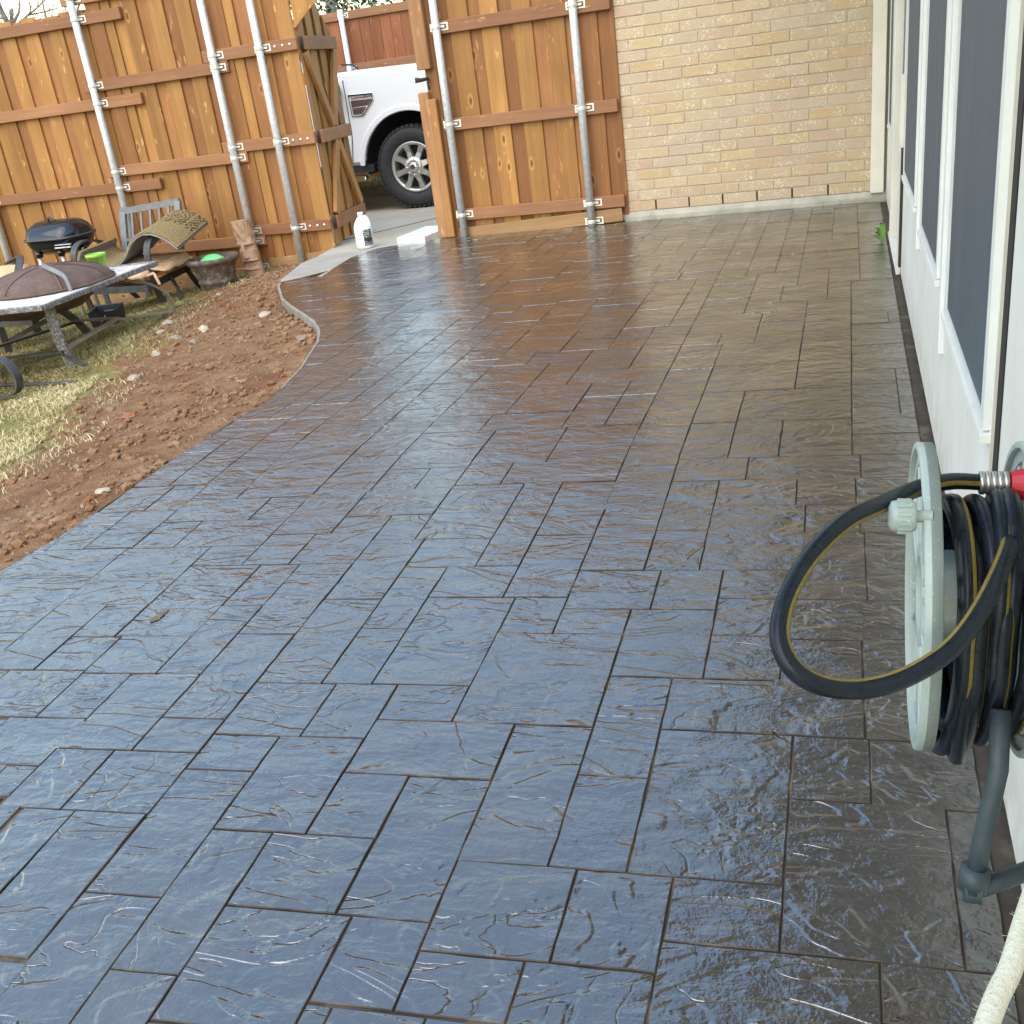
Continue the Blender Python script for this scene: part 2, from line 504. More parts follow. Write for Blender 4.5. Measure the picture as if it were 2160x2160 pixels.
RECTS = [[-0.721,-0.44,1.632,1.984],[-1.947,-1.678,2.13,2.483],[-0.31,-0.078,2.299,2.691],[-0.314,-0.077,1.247,1.633],[-1.082,-0.866,2.502,2.897],[-0.938,-0.72,1.763,2.157],[-1.679,-1.468,1.961,2.354],[-0.077,0.163,1.116,1.452],[-2.209,-1.944,1.98,2.298],[-0.596,-0.44,2.299,2.687],[-2.263,-1.947,2.298,2.49],[-0.752,-0.596,2.514,2.891],[-0.592,-0.44,1.246,1.632],[-1.205,-1.052,1.759,2.148],[-0.108,0.045,1.632,1.977],[-1.346,-1.082,2.676,2.885],[-1.525,-1.346,2.553,2.867],[-1.355,-1.206,1.617,1.971],[-0.752,-0.596,2.157,2.514],[-0.748,-0.591,1.109,1.456],[-1.354,-1.204,1.971,2.352],[-1.204,-1.052,2.148,2.502],[-1.799,-1.525,2.482,2.674],[-0.44,-0.254,1.814,2.1],[-1.207,-1.058,1.113,1.449],[-1.058,-0.878,1.283,1.565],[-1.932,-1.652,2.675,2.85],[-0.94,-0.719,0.883,1.108],[-0.878,-0.592,1.456,1.632],[-1.529,-1.356,1.5,1.789],[-1.358,-1.207,0.967,1.312],[-0.44,-0.309,2.535,2.879],[-2.096,-1.933,2.49,2.779],[-1.944,-1.798,1.802,2.13],[-0.44,-0.314,1.485,1.814],[-0.596,-0.398,2.1,2.299],[-1.207,-1.058,0.853,1.113],[-1.058,-0.939,0.963,1.282],[-0.309,-0.103,2.692,2.879],[-0.241,0.055,0.973,1.116],[-0.59,-0.392,1.054,1.247],[-0.866,-0.752,2.327,2.655],[-1.469,-1.354,1.79,2.115],[-0.314,-0.111,1.633,1.813],[-1.052,-0.938,2.001,2.324],[-1.206,-1.016,1.564,1.76],[-1.388,-1.203,2.352,2.554],[-1.394,-1.206,1.313,1.5],[-2.215,-2.054,2.78,2.993],[-0.939,-0.748,1.108,1.283],[-1.052,-0.866,2.325,2.502],[-0.938,-0.752,2.157,2.325],[-1.658,-1.469,1.789,1.963],[-1.861,-1.658,1.609,1.802],[0.052,0.231,1.449,1.63],[-0.44,-0.31,2.299,2.535],[-0.103,0.045,2.691,2.879],[-0.44,-0.314,1.247,1.485],[-0.392,-0.24,1.055,1.247],[-0.866,-0.752,2.655,2.903],[-0.398,-0.254,2.1,2.299],[-1.525,-1.388,2.353,2.553],[-1.052,-0.938,1.761,2.001],[-1.468,-1.354,2.115,2.353],[-2.054,-1.932,2.779,2.993],[-1.723,-1.53,1.44,1.609],[-0.099,0.051,1.977,2.154],[-1.933,-1.799,2.483,2.675],[-1.016,-0.878,1.565,1.761],[-0.254,-0.099,1.986,2.155],[-1.53,-1.394,1.313,1.5],[-2.239,-2.096,2.49,2.67],[-0.254,-0.092,2.155,2.299],[-0.254,-0.108,1.813,1.986],[-0.078,0.051,2.515,2.691],[-1.658,-1.529,1.609,1.789],[-0.077,0.052,1.452,1.632],[-0.24,-0.077,1.116,1.247],[-1.652,-1.525,2.674,2.85],[-0.878,-0.748,1.283,1.456],[-1.798,-1.658,1.802,1.959],[-0.72,-0.596,1.984,2.157],[-0.878,-0.721,1.632,1.763],[-1.798,-1.679,1.959,2.13],[-1.203,-1.082,2.502,2.676],[-0.719,-0.59,0.943,1.109],[0.163,0.231,1.117,1.449],[-1.932,-1.772,2.85,2.987],[-1.678,-1.525,2.354,2.482],[-0.428,-0.241,0.943,1.055],[-0.596,-0.44,1.984,2.1],[-0.59,-0.428,0.943,1.054],[-1.346,-1.203,2.554,2.676],[-1.356,-1.206,1.5,1.617],[-1.471,-1.358,1.131,1.313],[0.055,0.231,1.015,1.117],[-1.206,-1.058,1.449,1.564],[-2.221,-2.096,2.67,2.78],[-1.772,-1.544,2.85,2.939],[-1.058,-0.94,0.859,0.963],[-1.609,-1.53,1.345,1.44],[-2.003,-1.944,1.891,1.98],[0.046,0.231,1.632,1.986],[0.046,0.231,1.986,2.154],[-0.092,0.06,2.154,2.515],[0.06,0.231,2.154,2.515],[0.051,0.231,2.515,2.69],[0.045,0.231,2.69,2.879]]

# ================================================================== PATIO
CA = (0.00262511, -0.03114585, 0.00145877); CB = (-0.04760166, 0.01309668)
def UV(x, y): return (x + CA[0] * y + CA[1] * x * y + CA[2] * y * y, y + CB[0] * x + CB[1] * x * x)
def XY(u, v):
    # the fitted warp is only trusted near the camera; flatten it with distance
    x, y = u, v
    for _ in range(25):
        a, b = UV(x, min(max(y, -0.5), 3.2))
        b += y - min(max(y, -0.5), 3.2)
        x -= a - u; y -= b - v
    return (x, y)
STAIN = [(0.222, -2.5), (0.222, 8.05), (-1.655, 8.05), (-1.66, 8.03), (-3.05, 7.97), (-3.20, 7.97), (-3.44, 7.885),
         (-3.66, 7.72), (-3.727, 7.391), (-3.681, 6.992), (-3.619, 6.659), (-3.716, 6.688), (-3.803, 6.675), (-3.907, 6.574),
         (-3.812, 6.384), (-3.566, 5.985), (-3.383, 5.755), (-3.161, 5.503), (-2.966, 5.274), (-2.813, 5.044), (-2.696, 4.791),
         (-2.603, 4.5), (-2.535, 4.296), (-2.47, 3.984), (-2.44, 3.741), (-2.455, 3.498), (-2.456, 3.069), (-2.44, 2.689),
         (-2.435, 2.404), (-2.445, 2.266), (-2.456, 2.154), (-2.5, 1.5), (-2.55, 0.5), (-2.6, -2.5)]
APRON = [(-3.66, 7.72), (-3.771, 7.685), (-4.108, 7.60), (-4.125, 7.302), (-4.015, 6.894), (-3.949, 6.642), (-3.907, 6.574),
         (-3.803, 6.675), (-3.716, 6.688), (-3.619, 6.659), (-3.681, 6.992), (-3.727, 7.391)]
EDGE = STAIN[13:]          # free left edge, far to near

def clip_halfplane(poly, nx, ny, d):
    out = []
    for i in range(len(poly)):
        a, b = poly[i], poly[(i + 1) % len(poly)]
        da = nx * a[0] + ny * a[1] - d; db = nx * b[0] + ny * b[1] - d
        if da <= 0: out.append(a)
        if (da < 0 and db > 0) or (da > 0 and db < 0):
            t = da / (da - db)
            out.append((a[0] + (b[0] - a[0]) * t, a[1] + (b[1] - a[1]) * t))
    return out
def clip_convex(subject, quad):
    out = list(subject)
    for i in range(len(quad)):
        a, b = quad[i], quad[(i + 1) % len(quad)]
        nx, ny = b[1] - a[1], -(b[0] - a[0])      # outward for ccw
        out = clip_halfplane(out, nx, ny, nx * a[0] + ny * a[1])
        if len(out) < 3: return []
    return out
def area(p): return 0.5 * sum(p[i][0] * p[(i + 1) % len(p)][1] - p[(i + 1) % len(p)][0] * p[i][1] for i in range(len(p)))
def inset(poly, d):
    n = len(poly); out = []
    for i in range(n):
        p0, p1, p2 = Vector(poly[i - 1]), Vector(poly[i]), Vector(poly[(i + 1) % n])
        e1 = (p1 - p0); e2 = (p2 - p1)
        if e1.length < 1e-6 or e2.length < 1e-6: out.append(poly[i]); continue
        n1 = Vector((-e1.y, e1.x)).normalized(); n2 = Vector((-e2.y, e2.x)).normalized()
        m = n1 + n2
        m = m / max(0.35, m.dot(n1)) if m.length > 1e-6 else n1
        out.append((p1.x + m.x * d, p1.y + m.y * d))
    return out

# the mats go on past the traced ones in the same sizes and direction
def fill_rects(rects, u0, u1, v0, v1):
    s = 0.02
    W = int((u1 - u0) / s) + 1; H = int((v1 - v0) / s) + 1
    occ = np.zeros((H, W), bool)
    ix = lambda u: int(round((u - u0) / s)); iy = lambda v: int(round((v - v0) / s))
    for r in rects:
        occ[max(0, iy(r[2])):max(0, iy(r[3])), max(0, ix(r[0])):max(0, ix(r[1]))] = True
    R = random.Random(5); out = []
    for i in range(H):
        for j in range(W):
            if occ[i, j]: continue
            F = 1
            while F < 4 and j + F < W and not occ[i, j + F]: F += 1
            if F < 4 and v0 + i * s > 2.6:
                done = False
                for rr in rects + out:
                    if abs(rr[1] - (u0 + j * s)) < 0.021 and rr[2] - 0.011 <= v0 + i * s < rr[3] - 0.011:
                        i2 = min(H, iy(rr[3])); i1 = i; i2 = i1 + next((q for q in range(i2 - i1) if occ[i1 + q, j:j + F].any()), i2 - i1)
                        rr[1] = u0 + (j + F) * s; occ[i1:max(i2, i1 + 1), j:j + F] = True; done = True; break
                if done: continue
            wd, ln = R.choice([(7, 9), (7, 17), (10, 9), (15, 9), (15, 17), (7, 17), (10, 17), (14, 9), (12, 17)])
            w_ = 1
            while w_ < wd and j + w_ < W and not occ[i, j + w_]: w_ += 1
            k = 0
            while k < 5 and j + w_ + k < W and not occ[i, j + w_ + k]: k += 1
            if k < 5: w_ += k
            l_ = 1
            while l_ < ln and i + l_ < H and not occ[i + l_, j:j + w_].any(): l_ += 1
            k = 0
            while k < 5 and i + l_ + k < H and not occ[i + l_ + k, j:j + w_].any(): k += 1
            if k < 5: l_ += k
            occ[i:i + l_, j:j + w_] = True
            out.append([u0 + j * s, u0 + (j + w_) * s, v0 + i * s, v0 + (i + l_) * s])
    return out

patio = thing('patio', None, None, (0, 0, 0)); tag(patio, kind='structure')
slab = MB()
slab_poly = STAIN
slab.prism(slab_poly, 2, -0.13, -0.0045)
slab.build('slab', MAT['joint'], patio)
edge = MB()
ep = [Vector((p[0], p[1])) for p in EDGE]
for i in range(len(ep) - 1):
    a, b = ep[i], ep[i + 1]
    t = (b - a).normalized(); nrm = Vector((t.y, -t.x))
    if nrm.x > 0: nrm = -nrm
    wd_ = 0.016 if a.y > 4.2 else 0.004
    a2, b2 = a + nrm * wd_, b + nrm * wd_
    edge.add([(a.x, a.y, -0.001), (b.x, b.y, -0.001), (b2.x, b2.y, -0.006), (a2.x, a2.y, -0.006), (a.x, a.y, -0.14), (b.x, b.y, -0.14), (b2.x, b2.y, -0.14), (a2.x, a2.y, -0.14)],
             [(0, 1, 2, 3), (3, 2, 6, 7), (0, 3, 7, 4), (1, 5, 6, 2)])
edge.build('slab_edge', MAT['slab_edge'], patio)
apron = MB(); apron.prism(APRON, 2, -0.13, -0.001)
apron.build('bare_apron', MAT['concrete'], patio)

allr = RECTS + fill_rects(RECTS, -4.6, 0.30, -2.6, 8.3)
camp = Vector((0, 0, 1.21))
cand = []
Mi = cam.matrix_world.inverted()
for r in allr:
    pts = []
    for (a, b) in ((r[0], r[2]), (r[1], r[2]), (r[1], r[3]), (r[0], r[3])):
        pts.append(XY(a, b))
    if area(pts) < 0: pts.reverse()
    q = clip_convex(STAIN, pts)
    if len(q) < 3 or abs(area(q)) < 0.0003: continue
    # drop doubled points
    q2 = []
    for p in q:
        if not q2 or (Vector(p) - Vector(q2[-1])).length > 0.004: q2.append(p)
    if len(q2) > 2 and (Vector(q2[0]) - Vector(q2[-1])).length <= 0.004: q2.pop()
    if len(q2) < 3: continue
    if area(q2) < 0: q2.reverse()
    cx = sum(p[0] for p in q2) / len(q2); cy = sum(p[1] for p in q2) / len(q2)
    c = Mi @ Vector((cx, cy, 0))
    vis = c.z < -0.3 and abs(c.x / c.z) < 0.56 and abs(c.y / c.z) < 0.56
    size = abs(area(q2)) * (1.21 / (c.length ** 3)) if vis else 0
    cand.append((size, q2, (cx, cy)))
cand.sort(key=lambda a: -a[0])
stuff = MB(); stuff_mi = []
R2 = random.Random(3)
for i, (size, q, c) in enumerate(cand):
    m = MB() if (i < 300 and size > 0) else stuff
    jw = R2.uniform(0.0009, 0.0016) if i < 190 else 0.0010
    o1 = inset(q, jw); o2 = inset(q, jw + 0.0016)
    dz = R2.uniform(-0.0012, 0.0008)
    tx, ty = R2.uniform(-0.004, 0.004), R2.uniform(-0.004, 0.004)
    z = lambda p: dz + tx * (p[0] - c[0]) + ty * (p[1] - c[1])
    near = i < 190 and size > 0
    def rough(o):
        out = []
        for k in range(len(o)):
            A, B = Vector(o[k]), Vector(o[(k + 1) % len(o)])
            L = (B - A).length; ns = max(1, int((Vector(q[(k + 1) % len(o)]) - Vector(q[k])).length / 0.035)) if near else 1
            out.append(o[k])
            nn = Vector((-(B - A).y, (B - A).x)).normalized() if L > 1e-6 else Vector((0, 0))
            for s_ in range(1, ns):
                g = A.lerp(B, s_ / ns)
                d_ = 0.0022 * mnoise.noise((g.x * 22, g.y * 22, i)) + 0.0012 * mnoise.noise((g.x * 70, g.y * 70, i))
                g = g + nn * d_
                out.append((g.x, g.y))
        return out
    o1, o2 = rough(o1), rough(o2)
    n = len(o1)
    vs = [(p[0], p[1], -0.0075) for p in o1] + [(p[0], p[1], -0.0015 + z(p)) for p in o1] + [(p[0], p[1], z(p)) for p in o2]
    b0 = len(m.v)
    fs = [tuple(range(2 * n, 3 * n))]
    for k in range(n):
        k2 = (k + 1) % n
        fs += [(k, k2, n + k2, n + k), (n + k, n + k2, 2 * n + k2, 2 * n + k)]
    m.add(vs, fs)
    edge_faces = [1] * len(fs); edge_faces[0] = 0
    if i >= 190: edge_faces = [0] * len(fs)
    if m is stuff: stuff_mi += edge_faces
    else:
        o = m.build('paving_stone', MAT['patio'], patio)
        o.data.materials.append(MAT['joint']); o.data.polygons.foreach_set('material_index', edge_faces)
so = stuff.build('paving_stones_far', MAT['patio'], patio); so.data.materials.append(MAT['joint']); so.data.polygons.foreach_set('material_index', stuff_mi); tag(so, kind='stuff')

MAT['spot'] = basic('dried_slurry', (0.20, 0.155, 0.10), (0.09, 0.065, 0.04), 0.8, 0, 40)
# small dried mortar spots on the stones
R3 = random.Random(12)
for (x, y, a, b) in ((-1.73, 1.945, 0.016, 0.045), (-0.42, 2.22, 0.010, 0.010)):
    p = []
    for k in range(12):
        t = 2 * math.pi * k / 12; r = R3.uniform(0.35, 1.15)
        p.append((x + a * r * math.cos(t), y + b * r * math.sin(t)))
    s_ = MB(); s_.prism(p, 2, 0.0002, 0.0012)
    s_.build('dried_spot', MAT['spot'], patio)

# ================================================================== GROUND
soil_line = [(-3.9, 9.0), (-4.75, 7.75), (-4.93, 7.3), (-4.93, 7.05), (-4.75, 6.27), (-4.38, 5.35), (-3.88, 4.2), (-3.52, 3.52), (-3.54, 3.1), (-3.4, 2.0), (-3.1, 0.0), (-3.1, -3.0)]
edge_line = [(-4.125, 9.0), (-4.125, 7.302), (-4.015, 6.894)] + EDGE[0:]
def line_x(L, y):
    for i in range(len(L) - 1):
        (x0, y0), (x1, y1) = L[i], L[i + 1]
        if y1 <= y <= y0: return x0 + (x1 - x0) * (y0 - y) / max(1e-6, y0 - y1)
    return L[-1][0] if y < L[-1][1] else L[0][0]
def ground_z(x, y):
    e = line_x(edge_line, y)
    d = e - x
    z = -0.055 - (0.082 + 0.05 * max(0.0, min(1.0, (y - 5.6) / 1.3))) * max(0.0, d)
    z = max(z, -0.36)
    near = max(0.0, min(1.0, (4.6 - y) / 1.4))
    z += near * 0.03 * max(0.0, 1 - max(0.0, d) / 0.5)
    if d < -0.03: return -0.2
    s = line_x(soil_line, y)
    if x > s - 0.2:
        z += 0.022 * mnoise.noise((x * 5.1, y * 5.1, 0.3)) + 0.012 * mnoise.noise((x * 17, y * 17, 1.7)) + 0.006
    else:
        z += 0.012 * mnoise.noise((x * 3.1, y * 3.1, 0.9))
    return min(z, -0.012) if d < 0.12 else z
def make_ground():
    xs = np.concatenate([[-120, -60, -30, -18, -13], np.arange(-10, -6, 0.16), np.arange(-6, -2.2, 0.045)])
    ys = np.concatenate([[-120, -60, -30, -12, -6], np.arange(-3, 1.6, 0.14), np.arange(1.6, 8.25, 0.05)])
    vs = []; soil = []
    for y in ys:
        s = line_x(soil_line, y)
        for x in xs:
            vs.append((x, y, ground_z(x, y)))
            soil.append(max(0.0, min(1.0, 0.5 + (x - s) / 0.5 + 0.5 * mnoise.noise((x * 4, y * 4, 5)))))
    nx = len(xs)
    fs = [(j * nx + i, j * nx + i + 1, (j + 1) * nx + i + 1, (j + 1) * nx + i) for j in range(len(ys) - 1) for i in range(nx - 1)]
    me = bpy.data.meshes.new('yard')
    me.from_pydata(vs, [], fs)
    at = me.attributes.new('soil', 'FLOAT', 'POINT')
    at.data.foreach_set('value', soil)
    me.polygons.foreach_set('use_smooth', [True] * len(fs))
    me.materials.append(MAT['soil'])
    o = bpy.data.objects.new('yard_ground', me); COL.objects.link(o)
    tag(o, kind='structure')
make_ground()
base = MB(); base.add([(-600, -600, -0.42), (600, -600, -0.42), (600, 600, -0.42), (-600, 600, -0.42)], [(0, 1, 2, 3)])
tag(base.build('surrounding_ground', MAT['soil']), kind='structure')

# driveway beyond the gate, a kerb and a grass strip along the far fence
drv = MB()
drv.prism([(-12.4, 8.06), (-4.2, 8.06), (-4.14, 7.62), (-3.6, 7.62), (-3.0, 7.90), (-3.0, 8.2), (6, 8.2), (6, 11.75), (-12.4, 11.75)], 2, -0.12, -0.007)
drvo = drv.build('driveway', MAT['drive']); tag(drvo, kind='structure')
j_ = MB()
j_.box((-3.7, 9.3, -0.0055), (0.012, 2.4, 0.003), Matrix.Rotation(math.radians(-32), 3, 'Z'))
j_.build('control_joint', MAT['dark'], drvo)
kb = MB(); kb.bb(-12.4, 6, 11.75, 11.9, -0.12, 0.11)
tag(kb.build('kerb', MAT['concrete'], bevel=0.02, segs=2), kind='structure')
gs = MB(); gs.bb(-12.4, 6, 11.9, 14, -0.12, 0.09)
tag(gs.build('verge', MAT['soil']), kind='structure')

def blades(name, spots, hmin, hmax, wmin, wmax, tone_fn, lean=0.7):
    vs = []; fs = []; tn = []
    R = random.Random(21)
    for (x, y, z) in spots:
        a = R.uniform(0, 2 * math.pi); h = R.uniform(hmin, hmax); w_ = R.uniform(wmin, wmax)
        l = R.uniform(0.2, lean) * h * 1.6; la = R.uniform(0, 2 * math.pi)
        dx, dy = math.cos(a) * w_, math.sin(a) * w_
        mx, my = math.cos(la) * l * 0.4, math.sin(la) * l * 0.4
        tx, ty = math.cos(la) * l, math.sin(la) * l
        b = len(vs)
        vs += [(x - dx, y - dy, z - 0.01), (x + dx, y + dy, z - 0.01), (x + mx - dx * .8, y + my - dy * .8, z + h * .6), (x + mx + dx * .8, y + my + dy * .8, z + h * .6), (x + tx, y + ty, z + h * 0.9)]
        fs += [(b, b + 1, b + 3, b + 2), (b + 2, b + 3, b + 4)]
        t = tone_fn(x, y, R); tn += [t] * 5
    me = bpy.data.meshes.new(name); me.from_pydata(vs, [], fs)
    at = me.attributes.new('tone', 'FLOAT', 'POINT'); at.data.foreach_set('value', tn)
    me.materials.append(MAT['grass'])
    o = bpy.data.objects.new(name, me); COL.objects.link(o)
    return o
Rg = random.Random(31)
spots = []
for _ in range(150000):
    y = 2.2 + 5.75 * Rg.random(); s = line_x(soil_line, y)
    x = s - 0.06 - (s + 8.2) * (Rg.random() ** 1.5) if Rg.random() < .97 else s + Rg.random() * 0.3
    if mnoise.noise((x * 2.3, y * 2.3, 7)) + 0.25 + max(0, (s - x)) * 0.8 < Rg.random() * 0.75: continue
    spots.append((x, y, ground_z(x, y)))
def gtone(x, y, R):
    g = mnoise.noise((x * 1.3, y * 1.3, 3)) * 0.5 + 0.62 - (0.28 if y > 5.2 else 0.0) * (1 if x < -4.7 else 0.4)
    return max(0.0, min(1.0, g + R.uniform(-0.25, 0.25)))
tag(blades('dry_lawn_grass', spots, 0.010, 0.032, 0.0018, 0.004, gtone, 1.3), 'short dormant straw coloured lawn grass beside the dug up soil', 'grass', kind='stuff')
sp2 = [(Rg.uniform(-12, -4.2), Rg.uniform(11.95, 13.0), 0.09) for _ in range(5000)]
tag(blades('verge_grass', sp2, 0.03, 0.09, 0.003, 0.006, lambda x, y, R: R.uniform(0.05, 0.55)), 'strip of patchy grass along the foot of the far fence', 'grass', kind='stuff')
# straw scattered over the soil
sp3 = []
for _ in range(1500):
    y = 2.3 + 5.4 * Rg.random(); s = line_x(soil_line, y); e = line_x(edge_line, y)
    x = Rg.uniform(s - 0.1, e - 0.04)
    sp3.append((x, y, ground_z(x, y) + 0.004))
tag(blades('loose_straw', sp3, 0.004, 0.012, 0.0009, 0.0018, lambda x, y, R: R.uniform(0.4, 0.75), 4.5), 'loose straw and dead roots strewn over the red soil', 'straw', kind='stuff')

def lump(c, r, R, m, flat=0.65, sub=1):
    bm = bmesh.new(); bmesh.ops.create_icosphere(bm, subdivisions=sub, radius=1.0)
    ax = [R.uniform(0.7, 1.3), R.uniform(0.7, 1.3), flat * R.uniform(0.7, 1.2)]
    a = R.uniform(0, 6.28); ca, sa = math.cos(a), math.sin(a)
    vs = []
    off = (R.uniform(0, 99), R.uniform(0, 99), R.uniform(0, 99))
    for v in bm.verts:
        k = 1 + 0.42 * mnoise.noise((v.co.x * 1.6 + off[0], v.co.y * 1.6 + off[1], v.co.z * 1.6 + off[2])) + R.uniform(-0.1, 0.1)
        x, y, z = v.co.x * ax[0] * k * r, v.co.y * ax[1] * k * r, v.co.z * ax[2] * k * r
        vs.append((c[0] + x * ca - y * sa, c[1] + x * sa + y * ca, c[2] + z))
    fs = [tuple(v.index for v in f.verts) for f in bm.faces]
    bm.free()
    m.add(vs, fs)
clods = MB(); Rc = random.Random(77)
for _ in range(6000):
    y = 1.9 + 6.0 * Rc.random(); s = line_x(soil_line, y); e = line_x(edge_line, y)
    x = s + (e - s + 0.1) * (Rc.random() ** 0.75) - 0.10
    if x > e - 0.012: continue
    if mnoise.noise((x * 2.1, y * 2.1, 11)) < -0.25 and Rc.random() < 0.7: continue
    r = 0.003 + 0.022 * (Rc.random() ** 6.0)
    if e - x < 0.22: r *= 1.35
    r = min(r, max(0.004, (e - x) * 0.5))
    lump((x, y, ground_z(x, y) + r * 0.25), r, Rc, clods)
tag(clods.build('soil_clods', MAT['clod']), 'crumbled red brown soil clods along the patio edge', 'soil', kind='stuff')

rocks = [((-4.52, 6.0), 0.055, 'rock', 'largest white stone, flat, lying at the foot of the curved table leg'),
         ((-4.43, 5.78), 0.045, 'rock', 'pale broken stone half buried in grass just below the largest white stone'),
         ((-4.08, 5.22), 0.05, 'rock', 'white pointed stone standing at the lawn edge near the dark flat stones'),
         ((-3.83, 4.66), 0.045, 'rock', 'round white stone alone in the straw grass nearest the soil'),
         ((-4.64, 6.2), 0.03, 'rock', 'small cream stone behind the foot of the curved table leg'),
         ((-3.95, 5.58), 0.06, 'rock', 'white jagged stone in the middle of the bare soil'),
         ((-3.90, 5.38), 0.045, 'rock_grey', 'grey mottled stone just below the jagged white one on the bare soil'),
         ((-4.12, 5.50), 0.055, 'rock_grey', 'grey brown flat stone by the upper edge of the soil'),
         ((-4.75, 7.02), 0.035, 'rock', 'white chip of stone below the tiki log'),
         ((-4.88, 6.9), 0.035, 'rock', 'white stone at the foot of the flower pot'),
         ((-3.58, 5.75), 0.045, 'rock', 'pale triangular stone in soil near the patio corner'),
         ((-2.93, 5.02), 0.045, 'rock_grey', 'tan block of broken concrete against the bulge of the slab edge'),
         ((-3.33, 3.95), 0.05, 'rock_red', 'dark red clay lump at the edge of the straw grass'),
         ((-2.62, 2.85), 0.035, 'rock', 'small whitish stone among clods near the left patio edge')]
Rr = random.Random(5)
for (p, r, mk, lab) in rocks:
    m = MB(); z = ground_z(*p)
    r *= 0.72
    lump((p[0], p[1], z + r * 0.25), r, Rr, m, 0.6, 2)
    tag(m.build('rock' if mk != 'rock_red' else 'clay_lump', MAT[mk], off=None), lab, 'stone' if mk != 'rock_red' else 'clod', 'loose stones in the dirt')

# ================================================================== FENCES
BOARD = {}
def board_mesh(w_, t_, h, mat, bev=0.003):
    key = (round(w_, 3), round(t_, 3), round(h, 3), mat)
    if key not in BOARD:
        me = MB().box((0, 0, 0), (w_, t_, h)).mesh('board', bev)
        me.materials.append(MAT[mat]); BOARD[key] = me
    return BOARD[key]
BR = {}
def bracket_mesh():
    if 'b' not in BR:
        m = MB()
        # slotted strap plate against the rail, right and left of the pipe
        for (x0, x1) in ((0.022, 0.088), (-0.058, -0.022)):
            m.bb(x0, x1, -0.004, 0, 0.017, 0.027); m.bb(x0, x1, -0.004, 0, -0.027, -0.017)
            m.bb(x1 - 0.012 if x0 > 0 else x0, x1 if x0 > 0 else x0 + 0.012, -0.004, 0, -0.017, 0.017)
        m.bb(0.03, 0.062, -0.014, -0.003, -0.008, 0.008); m.bb(-0.05, -0.03, -0.012, -0.003, -0.007, 0.007)
        m.lathe([(0.0335, -0.014), (0.0345, -0.012), (0.0345, 0.012), (0.0335, 0.014)], 16, (0, -0.03, 0))
        me = m.mesh('bracket'); me.materials.append(MAT['galv_plate']); BR['b'] = me
        s = MB(); s.bb(0.03, 0.076, -0.0022, -0.0005, -0.017, 0.017)
        ms = s.mesh('slot'); ms.materials.append(MAT['dark']); BR['s'] = ms
    return BR['b'], BR['s']
def add_post(fence, x, yb, z0, z1, zs):
    """pipe post standing in front of rails whose front face is at yb"""
    m = MB(); m.lathe([(0.03, 0), (0.03, z1 - z0)], 20, (0, 0, 0), cap=True)
    me = m.mesh('post'); me.materials.append(MAT['galv'])
    p = inst('post', me, (x, yb - 0.031, z0), fence)
    b, s = bracket_mesh()
    for z in zs:
        o = inst('bracket', b, (x, yb - 0.0005, z), p)
    return p
def add_rail(fence, x0, x1, yf, z0, h=0.09, t_=0.038, mat='rail'):
    key = board_mesh(x1 - x0, t_, h, mat, 0.004)
    return inst('rail', key, ((x0 + x1) / 2, yf + t_ / 2, z0 + h / 2), fence)
def add_boards(fence, x0, x1, y, z0, z1, mat='picket', pitch=0.25, wf=0.145, start=0.0, seed=1, top=None):
    """board on board: front row proud with gaps, second row behind the gaps"""
    R = random.Random(seed)
    x = x0 + start
    while x < x1 - 0.03:
        w_ = min(wf, x1 - x)
        jz = R.uniform(-0.012, 0.012)
        inst('picket', board_mesh(round(w_, 2), 0.016, round(z1 - z0, 2), mat), (x + w_ / 2, y + 0.008 + R.uniform(0, 0.003), (z0 + z1) / 2 + jz), fence, (0, R.uniform(-0.003, 0.003), 0))
        xb = x + w_ + (pitch - wf) / 2
        if xb < x1 + 0.02:
            inst('picket', board_mesh(0.14, 0.016, round(z1 - z0, 2), 'picket_red' if R.random() < 0.6 else mat), (xb, y + 0.0265 + R.uniform(0, 0.003), (z0 + z1) / 2 - jz), fence, (0, R.uniform(-0.003, 0.003), 0))
        x += pitch

lf = thing('wood_fence', 'long stained cedar privacy fence with steel pipe posts behind the lawn furniture', 'fence', (-6.0, 7.95, -0.1))
YF = 7.95
# three stepped bays: far left, middle, and the short bay that carries the gate
for z in (1.965, 1.312, 0.62, -0.06): add_rail(lf, -12.6, -5.68 if z > 1 else -5.70, YF, z)
for z in (2.12, 1.455, 0.757, 0.068): add_rail(lf, -6.23, -4.79, YF + (0.0), z)
for z in (1.545, 0.84, 0.15): add_rail(lf, -5.01, -4.14, YF, z)
add_boards(lf, -12.705, -5.955, YF + 0.038, -0.30, 2.085, seed=2)
add_boards(lf, -5.955, -4.80, YF + 0.038, -0.16, 2.42, seed=3, start=0.02)
for xj in (-5.95, -4.815): inst('picket', board_mesh(0.14, 0.016, 2.5, 'picket_red'), (xj, YF + 0.0265 + 0.008, 1.10), lf)
add_boards(lf, -4.80, -4.16, YF + 0.038, -0.06, 2.42, seed=4, start=0.0)
for (x0, x1, z0, z1) in ((-12.6, -6.0, -0.42, -0.24), (-6.0, -4.80, -0.30, -0.12), (-4.80, -4.16, -0.19, -0.035)):
    inst('kickboard', board_mesh(x1 - x0, 0.03, z1 - z0, 'kick'), ((x0 + x1) / 2, YF + 0.019, (z0 + z1) / 2), lf, (0, -math.radians(2.6 if x0 > -6 else 1.0), 0))
for xp in (-12.5, -11.2, -9.95, -8.75): add_post(lf, xp, YF, -0.4, 2.12, (2.01, 1.357, 0.665))
add_post(lf, -7.55, YF, -0.4, 2.12, (2.01, 1.357, 0.665))
